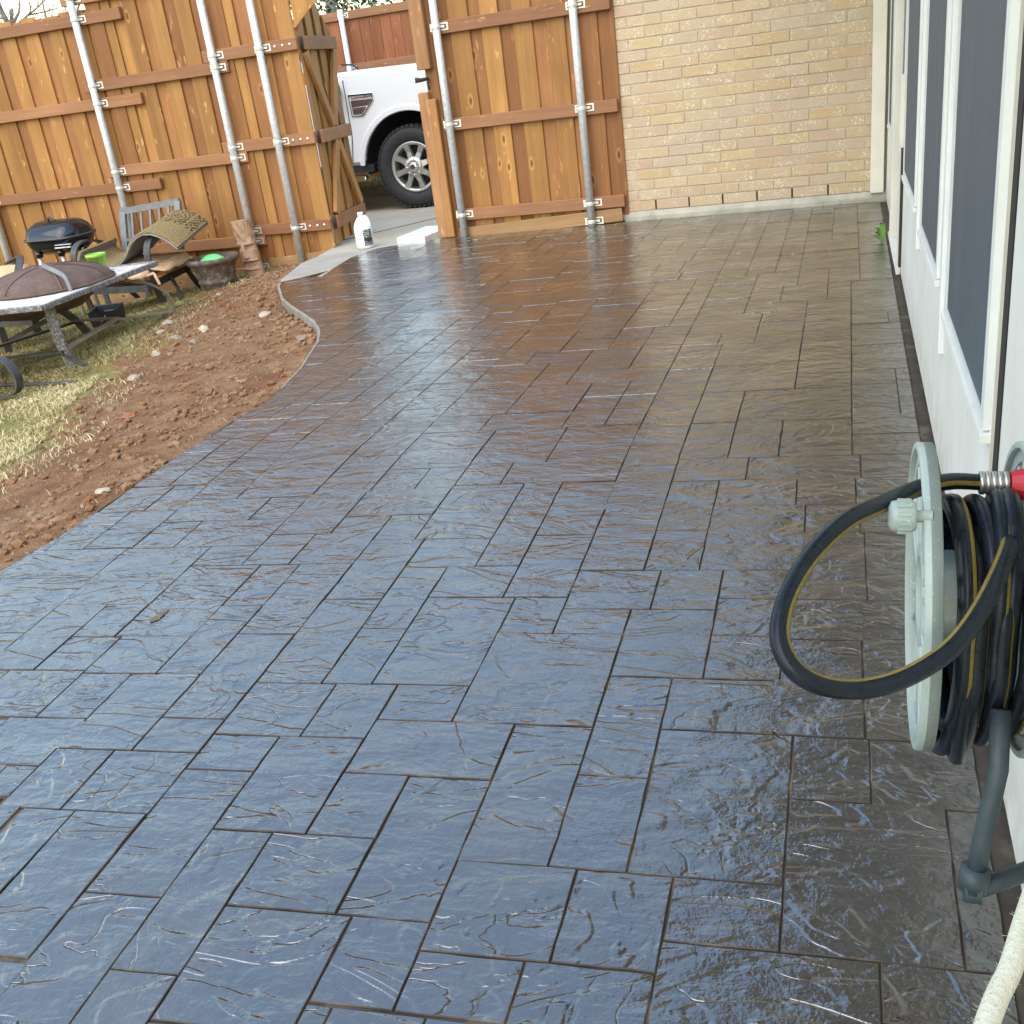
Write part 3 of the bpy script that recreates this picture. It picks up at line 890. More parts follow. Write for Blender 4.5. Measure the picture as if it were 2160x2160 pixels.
add_post(lf, -6.105, YF, -0.35, 2.50, (2.165, 2.01, 1.50, 1.357, 0.80, 0.665, 0.11, -0.02))
add_post(lf, -4.895, YF, -0.25, 2.50, (2.165, 1.59, 1.50, 0.885, 0.80, 0.195, 0.11, -0.11))
add_post(lf, -4.46, YF, -0.2, 2.50, (2.165, 1.59, 0.885, 0.195))
bolt_me = MB().lathe([(0.0, -0.006), (0.008, -0.005), (0.011, 0.0), (0.011, 0.002)], 10, axis='y').mesh('bolt'); bolt_me.materials.append(MAT['galv_plate'])
for z in (1.59, 0.885, 0.195):
    for x in (-4.335, -4.265, -4.20): inst('bolt', bolt_me, (x, YF - 0.002, z), lf)
# arched boards over the gateway
def arch_board(x0, x1, fz):
    m = MB(); n = 5
    lo = [(x0 + (x1 - x0) * i / n, fz(x0 + (x1 - x0) * i / n)) for i in range(n + 1)]
    m.prism(lo + [(x1, 2.42), (x0, 2.42)], 1, YF + 0.038, YF + 0.054)
    m.build('arch_board', MAT['picket'], lf)
def fz(x):
    d_ = min(x + 4.148, -3.10 - x); return 1.70 + 0.80 * d_ - 0.28 * d_ * d_
xs_ = [-4.148, -4.005, -3.86, -3.715, -3.57, -3.425, -3.28, -3.12]
for a, b in zip(xs_[:-1], xs_[1:]): arch_board(a + 0.001, b - 0.001, fz)
nm = MB(); pts = [(x, fz(x)) for x in np.linspace(-4.148, -3.40, 16)]
nm.tube([(x, YF + 0.03, z + 0.006) for x, z in pts], 0, n=4, flat=(0.008, 0.022))
nm.build('arch_trim', MAT['picket'], lf)

rf = thing('wood_fence', 'stained board fence panel between the gate opening and the tan brick wall', 'fence', (-2.3, 8.01, 0))
YR = 8.012
for z in (1.505, 0.812, 0.122): add_rail(rf, -3.03, -1.640, YR, z)
add_rail(rf, -3.03, -1.662, YR, 2.2)
Rb = random.Random(9)
xb = [-2.985, -2.888, -2.731, -2.638, -2.495, -2.39, -2.24, -2.135, -1.992, -1.892, -1.749, -1.640]
for i in range(len(xb) - 1):
    a, b = xb[i], xb[i + 1]
    front = i % 2 == 1
    w_ = (b - a) if front else (b - a) + 0.03
    red = (i % 2 == 0) or i > 8
    inst('picket', board_mesh(round(w_, 3), 0.016, 2.36, 'picket_red' if red else 'picket'), ((a + b) / 2, YR + (0.046 if front else 0.0635), 1.235), rf, (0, Rb.uniform(-0.002, 0.002), 0))
inst('kickboard', board_mesh(1.36, 0.03, 0.10, 'kick'), (-2.345, YR + 0.02, 0.038), rf, (0, math.radians(-2.2), 0))
add_post(rf, -2.972, YR, 0.0, 2.4, (1.555, 0.862, 0.172))
add_post(rf, -1.905, YR, 0.0, 2.4, (1.565, 0.865, 0.172, 0.035))
jb = MB(); jb.bb(-3.135, -3.035, YR + 0.03, YR + 0.07, 0.0, 2.4); jb.build('jamb_board', MAT['picket_red'], rf, 0.004)
up = MB(); up.bb(-3.17, -3.062, YR - 0.045, YR + 0.028, 1.275, 2.4); up.build('upper_jamb_timber', MAT['post_wood'], rf, 0.006)
lo = MB(); lo.bb(-3.20, -3.115, YR - 0.03, YR + 0.028, 0.002, 1.115); lo.build('lower_jamb_timber', MAT['post_wood'], rf, 0.006)
la = MB(); la.bb(-3.125, -3.06, YR - 0.028, YR + 0.02, 0.002, 1.06); la.build('jamb_filler', MAT['brace'], rf, 0.005)
lt = MB(); lt.tube([(-3.10, YR - 0.0, 1.21), (-3.15, YR - 0.02, 1.205), (-3.20, YR - 0.04, 1.208)], [0.012, 0.014, 0.02], 8)
lt.tube([(-3.10, YR, 1.21), (-3.11, YR - 0.01, 1.17), (-3.10, YR - 0.01, 1.13)], 0.008, 8)
lt.build('gate_latch', MAT['dark'], rf)

# open gate leaf, hinged on the fence and swung out over the driveway
ga = math.radians(90 + 7.5)
gate = thing('wooden_gate', 'arched cedar gate swung open toward the driveway showing its X braces', 'gate', (-4.145, 8.03, 0.0))
def GP(t, n, z):   # along leaf, out of its inner face, height (gate coordinates -> world)
    return (-4.145 + math.cos(ga) * t + math.sin(ga) * n, 8.03 + math.sin(ga) * t - math.cos(ga) * n, z)
gtop = lambda t: 1.665 + 0.27 * math.sin(math.pi * min(1, max(0, t / 0.78)))
gx_ = [0.0, 0.135, 0.215, 0.35, 0.43, 0.565, 0.645, 0.78]
for i in range(len(gx_) - 1):
    a, b = gx_[i], gx_[i + 1]
    bk = i % 2 == 1
    n0 = -0.020 if not bk else -0.038
    aa, bb_ = (a, b) if not bk else (a - 0.018, b + 0.018)
    m = MB()
    K = 4; ts = [aa + (bb_ - aa) * k / K for k in range(K + 1)]
    lo_ = [GP(t, n0, -0.03 + 0.025) for t in ts]
    v0 = [GP(t, n0, 0.02) for t in ts] + [GP(t, n0, gtop(t)) for t in ts]
    v1 = [GP(t, n0 + 0.016, 0.02) for t in ts] + [GP(t, n0 + 0.016, gtop(t)) for t in ts]
    n = K + 1; vs = v0 + v1; fs = []
    for k in range(K):
        fs += [(k, k + 1, n + k + 1, n + k), (2 * n + k + 1, 2 * n + k, 3 * n + k, 3 * n + k + 1), (n + k, n + k + 1, 3 * n + k + 1, 3 * n + k), (k + 1, k, 2 * n + k, 2 * n + k + 1)]
    fs += [(0, n, 3 * n, 2 * n), (n - 1, 3 * n - 1, 4 * n - 1, 2 * n - 1)]
    m.add(vs, fs)
    m.build('picket', MAT['picket'], gate)
def gbeam(name, t0, z0, t1, z1, w_, n0, n1, mat):
    d = Vector((t1 - t0, z1 - z0)).normalized(); p = Vector((-d.y, d.x)) * w_ / 2
    q = [(t0 + p.x, z0 + p.y), (t1 + p.x, z1 + p.y), (t1 - p.x, z1 - p.y), (t0 - p.x, z0 - p.y)]
    m = MB(); m.add([GP(a, n0, b) for a, b in q] + [GP(a, n1, b) for a, b in q], [(0, 1, 2, 3), (7, 6, 5, 4), (0, 4, 5, 1), (1, 5, 6, 2), (2, 6, 7, 3), (3, 7, 4, 0)])
    return m.build(name, MAT[mat], gate, 0.003)
for z in (0.20, 0.885, 1.59): gbeam('rail', 0.0, z, 0.79, z, 0.10, -0.003, 0.04, 'rail')
gbeam('brace', 0.03, 1.53, 0.39, 0.945, 0.085, -0.002, 0.034, 'brace')
gbeam('brace', 0.73, 1.535, 0.41, 0.945, 0.085, -0.001, 0.036, 'brace')
gbeam('brace', 0.38, 0.83, 0.05, 0.26, 0.085, -0.001, 0.036, 'brace')
gbeam('brace', 0.42, 0.83, 0.76, 0.26, 0.085, -0.002, 0.034, 'brace')
hp = MB()
for z in (0.20, 0.885, 1.59):
    a = GP(0.0, 0.02, z)
    hp.lathe([(0.011, -0.05), (0.011, 0.05)], 10, (a[0] - 0.005, a[1] - 0.02, z), cap=True)
hp.build('hinge', MAT['dark'], gate)

# fence across the driveway
ff = thing('wood_fence', 'reddish board fence on the far side of the driveway behind the white truck', 'fence', (-6, 13.0, 0))
YD = 13.0
for (x0, x1) in ((-12.4, -9.5), (-9.5, -7.3), (-7.3, -5.1), (-5.1, -2.5)):
    for z in (2.01, 1.40, 0.5): add_rail(ff, x0 + 0.002, x1 - 0.002, YD, z, 0.10)
x = -12.4; Rf = random.Random(3)
while x < -2.5:
    inst('picket', board_mesh(0.138, 0.016, 2.0, 'far_picket'), (x + 0.07, YD + 0.047, 1.09), ff, (0, 0, 0)); x += 0.142
m = MB(); m.lathe([(0.035, 0), (0.035, 2.1)], 16, cap=True); me = m.mesh('post'); me.materials.append(MAT['galv'])
b_, s_ = bracket_mesh()
for px in (-6.07, -8.3, -10.6):
    p = inst('post', me, (px, YD - 0.036, 0.03), ff)
    for z in (2.06, 1.45): inst('bracket', b_, (px, YD - 0.0005, z), p)

# ================================================================== HOUSE
house = thing('house', 'house corner of tan brick and a white wall with dark screened windows', 'house', (0.25, 8.1, 0))
BY = 8.083
fd = MB()
fpts = [-1.66 + 0.06 * i for i in range(33)]
vs = []; Rq = random.Random(2)
for x in fpts:
    j = Rq.uniform(-0.006, 0.006)
    vs += [(x, BY - 0.012 + j, -0.05), (x, BY - 0.016 + j * .5, 0.03), (x, BY - 0.004, 0.068), (x, BY + 0.2, 0.070)]
fs = [(4 * i + k, 4 * i + 4 + k, 4 * i + 5 + k, 4 * i + 1 + k) for i in range(len(fpts) - 1) for k in range(3)]
fs.append((0, 1, 2, 3))
fd.add(vs, fs)
fd.build('foundation', MAT['foundation'], house)
mo = MB(); mo.bb(-1.652, 0.3, BY + 0.004, BY + 0.10, 0.07, 2.6); mo.bb(-1.652, 0.3, BY + 0.10, BY + 0.2, 0.0, 3.0)
mo.build('mortar_bed', MAT['mortar'], house)
BM = {}
def brick_mesh(L):
    key = round(L, 3)
    if key not in BM:
        me = MB().box((0, 0, 0), (L, 0.05, 0.0678)).mesh('brick', 0.003); me.materials.append(MAT['brick']); BM[key] = me
    return BM[key]
weep = MB(); Rk = random.Random(8)
course = 0.0762; z = 0.072; row = 0; nb = 0
while z < 2.38:
    x = -1.66
    first = True
    while x < 0.17:
        L = 0.254
        if first and row % 2 == 1: L = 0.125
        first = False
        x1 = min(x + L, 0.18)
        ln = x1 - x - 0.0082
        if ln > 0.02:
            loc = ((x + x1) / 2 - 0.0041 + Rk.uniform(-0.001, 0.001), BY + 0.025 + Rk.uniform(-0.003, 0.002), z + 0.0333 + Rk.uniform(-0.0008, 0.0008))
            inst('brick', brick_mesh(ln), loc, house, (Rk.uniform(-.004, .004), Rk.uniform(-.004, .004), Rk.uniform(-.004, .004)))
            nb += 1
        if row == 0 and x1 < 0.1:
            weep.bb(x1 - 0.0105, x1 + 0.001, BY - 0.001, BY + 0.02, z + 0.001, z + 0.07)
        x = x1
    z += course; row += 1
weep.build('weep_hole_shade', MAT['dark'], house)  # solid dark boxes stand in for the shade inside open weep joints
ct = MB(); ct.bb(0.152, 0.242, 8.035, 8.078, 0.062, 2.55); ct.build('corner_trim', MAT['trim'], house, 0.004)

# white sunroom wall: panels, windows, downspout
WX = 0.257
pan = [(6.02, 8.07, 0.262), (1.90, 5.74, 0.257), (-2.6, 1.80, 0.252)]
for i, (y0, y1, x) in enumerate(pan):
    m = MB(); m.bb(x, x + 0.06, y0, y1, 0.012, 2.55); m.build('wall_panel', MAT['white'], house, 0.003)
m = MB(); m.bb(0.268, 0.34, -2.6, 8.07, -0.12, 2.5); m.build('wall_core', MAT['dark'], house)
m = MB(); m.bb(0.2225, 0.2675, -2.6, 8.05, -0.12, -0.006); m.build('wall_footing', MAT['joint'], house)
m = MB(); m.bb(0.250, 0.300, 1.855, 1.898, 0.03, 2.5); m.build('tan_strip', MAT['tan_strip'], house, 0.003)
def window(y0, y1, zs, z1, x, mull=None):
    fr = MB(); t = 0.042; d0 = x - 0.013; d1 = x + 0.012
    fr.bb(d0, d1, y0, y0 + t, zs, z1); fr.bb(d0, d1, y1 - t, y1, zs, z1)
    fr.bb(d0, d1, y0 + t, y1 - t, zs, zs + 0.022); fr.bb(d0, d1, y0 + t, y1 - t, z1 - t, z1)
    if mull: fr.bb(d0 - 0.004, d1, mull - 0.03, mull + 0.03, zs + 0.023, z1 - t - 0.001)
    f = fr.build('window', MAT['alu'], house)
    s = MB(); s.bb(x - 0.009, x - 0.003, y0 + t, y1 - t, zs + 0.022, z1 - t); s.build('screen', MAT['screen'], f)
    b = MB(); b.bb(x - 0.012, x - 0.001, y0 + t, y0 + t + 0.008, zs + 0.022, z1 - t); b.build('screen_spline', MAT['tan_strip'], f)
    sl = MB(); sl.prism([(d0 - 0.006, zs - 0.02), (d0 - 0.006, zs - 0.006), (d1, zs - 0.002), (d1, zs - 0.02)], 1, y0 - 0.015, y1 + 0.015) ; sl.build('sill', MAT['white'], f)
    return f
window(1.965, 2.87, 0.480, 2.2, WX)
window(3.155, 3.98, 0.506, 2.2, WX)
window(4.33, 5.30, 0.528, 2.2, WX)
window(6.2, 7.62, 0.56, 2.2, 0.262, 6.95)
for (y) in (4.16, 3.01):
    m = MB(); m.bb(WX - 0.014, WX + 0.002, y - 0.03, y + 0.03, 0.40 if y > 4 else 0.33, 2.3); m.build('mullion_trim', MAT['alu'], house, 0.003)
ds = MB(); ds.bb(0.211, 0.255, 5.77, 5.93, 0.15, 2.6); ds.build('downspout_box', MAT['trim'], house, 0.004)
dk = MB()
dk.add([(0.204, 5.74, 0.155), (0.258, 5.74, 0.16), (0.258, 5.95, 0.16), (0.204, 5.95, 0.155), (0.236, 5.60, 0.005), (0.258, 5.60, 0.005), (0.258, 5.86, 0.005), (0.236, 5.86, 0.005)],
       [(0, 1, 2, 3), (7, 6, 5, 4), (0, 4, 5, 1), (1, 5, 6, 2), (2, 6, 7, 3), (3, 7, 4, 0)])
dk.build('downspout_kickout', MAT['grey_metal'], house, 0.003)
m = MB(); m.bb(0.236, 0.256, 5.56, 5.60, 0.0, 0.95); m.build('corner_strip', MAT['trim'], house, 0.002)
m = MB(); m.bb(0.245, 0.2565, 5.50, 5.555, 0.05, 0.62); m.build('wall_gap_shade', MAT['dark'], house)  # solid dark strip on the wall face, painted shade of a gap
m = MB(); m.bb(0.25, 0.268, 1.802, 1.853, 0.02, 2.5); m.build('panel_gap_shade', MAT['dark'], house)  # dark filler between the panels stands in for shade in the gap
# eaves and roof, above the picture but reflected in the wet floor
ev = MB(); ev.bb(-0.34, 0.5, -2.8, 8.0, 2.56, 2.58); ev.bb(-1.95, 0.6, 8.0, 8.6, 2.56, 2.58)
ev.build('soffit', MAT['trim'], house)
fa = MB(); fa.bb(-0.362, -0.342, -2.8, 7.66, 2.55, 2.72); fa.bb(-1.95, -0.342, 7.66, 7.68, 2.55, 2.72); fa.bb(-1.97, -1.952, 7.66, 8.6, 2.55, 2.72)
fa.build('fascia', MAT['trim'], house)
so2 = MB(); so2.bb(-1.95, -0.345, 7.682, 7.998, 2.56, 2.58); so2.build('soffit', MAT['trim'], house)
rm = basic('asphalt_shingles', (0.12, 0.10, 0.085), (0.07, 0.06, 0.05), 0.9, 0, 40, 0.5, 60)
rr = MB(); rr.add([(-0.38, -2.9, 2.71), (-0.38, 7.6, 2.71), (4, 12, 4.6), (4, -2.9, 4.6)], [(0, 1, 2, 3)])
rr.add([(-2.0, 7.62, 2.71), (-0.38, 7.62, 2.71), (4, 12, 4.6), (-2.0, 12, 4.6)], [(0, 1, 2, 3)])
rr.build('roof', rm, house)

# ================================================================== TRUCK
def car_paint(name, c):
    k = N(name)
    k.set('Base Color', (*c, 1)); k.set('Roughness', 0.35)
    v = k.coords(); f = k.noise(v, 3, 4, 0.6)
    k.set('Roughness', k.map(f, 0.3, 0.7, 0.22, 0.38))
    k.set('Coat Weight', 0.6); k.set('Coat Roughness', 0.05)
    return k.m
MAT['truck'] = car_paint('white_car_paint', (0.82, 0.82, 0.82))
MAT['rubber'] = basic('tyre_rubber', (0.035, 0.035, 0.037), (0.02, 0.02, 0.021), 0.75, 0, 30, 0.3, 90)
MAT['plastic'] = basic('black_plastic', (0.025, 0.028, 0.032), (0.015, 0.016, 0.018), 0.55, 0, 20)
MAT['alloy'] = basic('wheel_alloy', (0.62, 0.61, 0.59), (0.5, 0.49, 0.47), 0.35, 0.75, 20)
MAT['chrome'] = basic('chrome', (0.8, 0.8, 0.8), (0.7, 0.7, 0.7), 0.12, 1.0, 10)
MAT['glass'] = basic('dark_car_glass', (0.03, 0.045, 0.045), (0.02, 0.03, 0.03), 0.05, 0, 4, spec=0.8)
MAT['vent'] = basic('brown_vent_mesh', (0.12, 0.075, 0.065), (0.06, 0.035, 0.03), 0.5, 0, 60)
MAT['amber'] = basic('amber_lens', (0.85, 0.30, 0.02), (0.7, 0.2, 0.01), 0.2, 0, 20)

TY = 10.15
truck = thing('pickup_truck', 'white pickup truck parked behind the fence, front wheel seen through the open gate', 'truck', (-5.5, 11.1, 0))
def arch(cx, r, a0, a1, n=18): return [(cx + r * math.cos(math.radians(a0 + (a1 - a0) * i / n)), 0.42 + r * math.sin(math.radians(a0 + (a1 - a0) * i / n))) for i in range(n + 1)]
WXc, WR = -4.235, 0.535
low = 0.475
ang = math.degrees(math.asin((low - 0.42) / WR))
front_arch = arch(WXc, WR, 180 - ang, ang)
rear_arch = arch(-8.05, WR, 180 - ang, ang)
prof = [(-9.2, 0.6), (-9.1, low)] + rear_arch + front_arch + [(-3.35, 0.50), (-3.12, 0.62), (-3.06, 0.95), (-3.09, 1.16), (-3.22, 1.28), (-3.6, 1.335), (-4.05, 1.362), (-4.63, 1.375), (-5.2, 1.372), (-9.15, 1.372)]
bd = MB(); bd.prism(prof, 1, TY, TY + 1.95)
body = bd.build('body', MAT['truck'], truck, 0.035, 3)
for cx in (WXc, -8.05):
    wl = MB()
    A = arch(cx, WR - 0.012, 185, -5)
    n = len(A)
    vs = [(p[0], TY + 0.03, p[1]) for p in A] + [(p[0], TY + 0.55, p[1]) for p in A]
    wl.add(vs, [(i, i + 1, n + i + 1, n + i) for i in range(n - 1)] + [tuple(range(n, 2 * n))], True)
    wl.build('wheel_well', MAT['plastic'], truck)
al = MB()
al.tube([(p[0], TY - 0.006, p[1]) for p in arch(WXc, WR + 0.02, 175, 5, 28)], 0, n=4, flat=(0.055, 0.02))
al.build('wheel_arch_lip', MAT['truck'], truck, 0.006)
dr = MB(); dr.prism([(-6.1, 0.50), (-4.905, 0.50), (-4.862, 0.75), (-4.858, 1.30), (-6.1, 1.30)], 1, TY - 0.012, TY + 0.004)
door = dr.build('door', MAT['truck'], truck, 0.005)
dh = MB(); dh.bb(-6.0, -5.82, TY - 0.04, TY - 0.012, 1.05, 1.09); dh.build('handle', MAT['plastic'], door)
sm = MB(); sm.tube([(-4.851, TY - 0.001, 1.30), (-4.854, TY - 0.001, 0.75), (-4.896, TY - 0.001, 0.50)], 0, n=4, flat=(0.007, 0.004)); sm.build('door_seam_shade', MAT['dark'], truck)  # dark strip painted over white body as the shade in the door gap
sk = MB(); sk.bb(-7.4, -4.68, TY + 0.02, TY + 0.5, 0.40, 0.473); sk.build('rocker_panel', MAT['plastic'], truck)
st = MB(); st.prism([(TY - 0.06, 0.32), (TY + 0.06, 0.32), (TY + 0.06, 0.375), (TY - 0.05, 0.375)], 0, -7.2, -4.755); st.build('step_bar', MAT['chrome'], truck, 0.012, 2)
cab = MB()
cab.add([(-5.55, TY + 0.10, 1.372), (-7.8, TY + 0.10, 1.372), (-7.8, TY + 1.85, 1.372), (-5.75, TY + 1.85, 1.372), (-6.45, TY + 0.24, 1.93), (-7.7, TY + 0.24, 1.93), (-7.7, TY + 1.7, 1.93), (-6.55, TY + 1.7, 1.93)],
        [(0, 1, 2, 3), (7, 6, 5, 4), (0, 4, 5, 1), (1, 5, 6, 2), (2, 6, 7, 3), (3, 7, 4, 0)])
cab.build('cab', MAT['truck'], truck, 0.05, 3)
wsn = MB(); wsn.add([(-5.53, TY + 0.2, 1.395), (-5.72, TY + 1.75, 1.395), (-6.49, TY + 1.6, 1.90), (-6.40, TY + 0.34, 1.90)], [(0, 1, 2, 3)])
wsn.add([(-5.85, TY + 0.095, 1.42), (-7.4, TY + 0.095, 1.42), (-7.3, TY + 0.205, 1.86), (-6.42, TY + 0.205, 1.86)], [(0, 1, 2, 3)])
wsn.build('windscreen', MAT['glass'], truck)
cw = MB(); cw.add([(-4.62, TY + 0.12, 1.381), (-4.72, TY + 0.04, 1.376), (-5.45, TY + 0.04, 1.376), (-5.60, TY + 0.25, 1.405), (-5.78, TY + 1.75, 1.405), (-5.0, TY + 1.2, 1.382)], [(0, 1, 2, 3, 4, 5)])
cw.build('cowl', MAT['plastic'], truck)
wp = MB(); wp.tube([(-4.72, TY + 0.12, 1.39), (-4.8, TY + 0.2, 1.43), (-5.0, TY + 0.35, 1.45)], 0.010, 6); wp.build('wiper', MAT['plastic'], truck)
mi = MB(); mi.bb(-5.02, -4.87, TY - 0.22, TY - 0.03, 1.14, 1.275); mi.build('mirror', MAT['vent'], truck, 0.02, 2)  # brown colour stands in for the wood reflected in the mirror
am = MB(); am.bb(-4.86, -4.845, TY - 0.02, TY + 0.0, 1.1, 1.15)
# fender badge: chrome frame, two vent meshes
vb = [(-4.815, 1.150), (-4.548, 1.142), (-4.556, 1.085), (-4.690, 0.950), (-4.808, 0.953)]
fr = MB(); P = [(p[0], TY - 0.006, p[1]) for p in vb]
fr.tube(P + [P[0], P[1]], 0, n=4, flat=(0.016, 0.012)); badge = fr.build('fender_vent', MAT['chrome'], truck)
vm = MB(); vm.prism([(-4.80, 1.10), (-4.568, 1.095), (-4.572, 1.082), (-4.622, 1.04), (-4.80, 1.036)], 1, TY - 0.006, TY + 0.001)
vm.prism([(-4.797, 1.012), (-4.652, 1.012), (-4.70, 0.963), (-4.795, 0.965)], 1, TY - 0.006, TY + 0.001); vm.build('vent_mesh', MAT['vent'], badge)
vc = MB(); vc.bb(-4.80, -4.64, TY - 0.009, TY, 1.018, 1.030)
R_ = random.Random(4)
xx = -4.79
while xx < -4.57:
    ww = R_.uniform(0.010, 0.018); vc.bb(xx, xx + ww, TY - 0.010, TY, 1.113, 1.113 + R_.uniform(0.012, 0.018)); xx += ww + 0.006
vc.build('badge_bar', MAT['chrome'], badge)
hl = MB(); hl.prism([(-3.33, 1.26), (-3.07, 1.2), (-3.05, 0.95), (-3.2, 0.92)], 1, TY - 0.01, TY + 0.35); hl.build('headlight', MAT['glass'], truck, 0.01)
for cx in (WXc, -8.05):
    t = MB(); R = 0.402; cy = TY + 0.04
    t.lathe([(0.245, 0.02), (0.25, -0.005), (0.30, -0.03), (0.355, -0.03), (0.385, -0.01), (0.40, 0.02), (0.40, 0.22), (0.385, 0.25), (0.30, 0.27), (0.25, 0.24)], 56, (cx, cy, R), 'y')
    for k in range(46):
        a = 2 * math.pi * k / 46
        for (rr_, dy, sx, sy, sz, da) in ((0.405, 0.045, 0.036, 0.05, 0.016, 0), (0.392, -0.008, 0.03, 0.03, 0.016, 0.07), (0.406, 0.12, 0.036, 0.06, 0.014, 0.07), (0.405, 0.19, 0.036, 0.05, 0.014, 0)):
            aa = a + da
            rot = Matrix.Rotation(-aa + math.pi / 2, 3, 'Y')
            t.box((cx + math.cos(aa) * rr_, cy + dy, R + math.sin(aa) * rr_), (sx, sy, sz), rot)
    wheel = t.build('tyre', MAT['rubber'], truck)
    r = MB()
    r.lathe([(0.247, 0.10), (0.243, 0.02), (0.250, -0.012), (0.240, -0.016), (0.222, -0.010), (0.214, 0.01), (0.205, 0.10)], 48, (cx, cy, R), 'y')
    for k in range(8):
        a = 2 * math.pi * (k + 0.35) / 8
        ca, sa = math.cos(a), math.sin(a)
        q = []
        for (rad, wd, y) in ((0.085, 0.058, -0.018), (0.150, 0.046, -0.004), (0.226, 0.062, -0.012)):
            for s_ in (-1, 1): q.append((cx + ca * rad - sa * s_ * wd / 2, cy + y, R + sa * rad + ca * s_ * wd / 2))
            for s_ in (1, -1): q.append((cx + ca * rad - sa * s_ * wd / 2 * 1.15, cy + y + 0.045, R + sa * rad + ca * s_ * wd / 2 * 1.15))
        fs_ = []
        for b in (0, 4):
            fs_ += [(b + i, b + (i + 1) % 4, b + 4 + (i + 1) % 4, b + 4 + i) for i in range(4)]
        r.add(q, fs_)
    r.lathe([(0.0, -0.020), (0.05, -0.020), (0.098, -0.024), (0.100, 0.03)], 32, (cx, cy, R), 'y')
    rim = r.build('rim', MAT['alloy'], wheel)
    hb = MB(); hb.lathe([(0.0, -0.052), (0.028, -0.052), (0.046, -0.046), (0.050, -0.02)], 24, (cx, cy, R), 'y')
    for k in range(8):
        a = 2 * math.pi * k / 8
        hb.lathe([(0.0, -0.036), (0.009, -0.034), (0.010, -0.02)], 8, (cx + 0.074 * math.cos(a), cy, R + 0.074 * math.sin(a)), 'y')
    hb.build('hub_cap', MAT['chrome'], wheel)
    bk = MB(); bk.lathe([(0.0, 0.09), (0.215, 0.09)], 32, (cx, cy, R), 'y'); bk.build('spoke_gap_shade', MAT['dark'], wheel)  # plain dark disc added to paint shade into the openings between spokes
    lg = MB(); lg.lathe([(0.0, -0.0535), (0.024, -0.0535)], 20, (cx, cy, R), 'y', sy=0.7); lg.build('hub_badge', MAT['vent'], wheel)
# towing mirror marker seen through the hinge gap
mk = MB(); mk.bb(-5.22, -5.02, TY - 0.26, TY - 0.13, 1.30, 1.42); mk.build('marker_light', MAT['amber'], truck, 0.01)

# ================================================================== JUG AND TRAY
MAT['jug'] = basic('white_jug_plastic', (0.82, 0.83, 0.83), (0.74, 0.75, 0.76), 0.4, 0, 6)
def label_mat(name, bgc, ink, sc_):
    k = N(name); v = k.coords((1, 1, 1), 0)
    f = k.noise(k.coords((60, 60, 170), 0), 1.0, 2, 0.6)
    g = k.noise(k.coords((14, 14, 22), 0), 1.0, 1, 0.5)
    m_ = k.math('MULTIPLY', k.ramp(f, [(0.5, (0, 0, 0)), (0.56, (1, 1, 1))]), k.ramp(g, [(0.42, (0, 0, 0)), (0.5, (1, 1, 1))]))
    k.set('Base Color', k.mix(k.math('MULTIPLY', m_, sc_), bgc, ink)); k.set('Roughness', 0.35)
    return k.m
MAT['label_w'] = label_mat('white_label_print', (0.80, 0.80, 0.79), (0.25, 0.25, 0.27), 0.5)
MAT['label_b'] = label_mat('black_label_print', (0.025, 0.025, 0.03), (0.6, 0.6, 0.6), 0.7)
jx, jy = -3.80, 7.84
jug = thing('gallon_jug', 'white plastic gallon jug with a black and white label beside the open gate', 'jug', (jx, jy, -0.004))
m = MB(); m.lathe([(0.0, 0.0), (0.066, 0.0), (0.074, 0.008), (0.075, 0.15), (0.072, 0.175), (0.056, 0.215), (0.030, 0.247), (0.021, 0.254), (0.021, 0.262)], 32, (jx, jy, -0.004), sy=0.9)
m.build('body', MAT['jug'], jug)
m = MB(); m.lathe([(0.0, 0.287), (0.022, 0.287), (0.024, 0.284), (0.024, 0.262), (0.021, 0.26)], 20, (jx, jy, -0.004)); m.build('cap', MAT['jug'], jug)
m = MB(); m.tube(smoothpath([(jx + 0.024, jy - 0.008, 0.244), (jx + 0.050, jy - 0.012, 0.242), (jx + 0.068, jy - 0.014, 0.21), (jx + 0.076, jy - 0.012, 0.165)], 6), 0.011, 10); m.build('handle', MAT['jug'], jug)
def wrap(name, a0, a1, z0, z1, mat):
    m = MB(); n = 14; vs = []
    for i in range(n + 1):
        a = math.radians(a0 + (a1 - a0) * i / n)
        for z in (z0, z1): vs.append((jx + 0.0762 * math.cos(a), jy + 0.0762 * 0.9 * math.sin(a), z))
    m.add(vs, [(2 * i, 2 * i + 2, 2 * i + 3, 2 * i + 1) for i in range(n)], True); return m.build(name, mat, jug)
wrap('label', 190, 289, 0.02, 0.148, MAT['label_w']); wrap('label', 289.5, 352, 0.02, 0.148, MAT['label_b'])
m = MB(); m.lathe([(0.069, -0.001), (0.0715, -0.001), (0.0715, 0.001), (0.069, 0.001)], 4, (0, 0, 0))

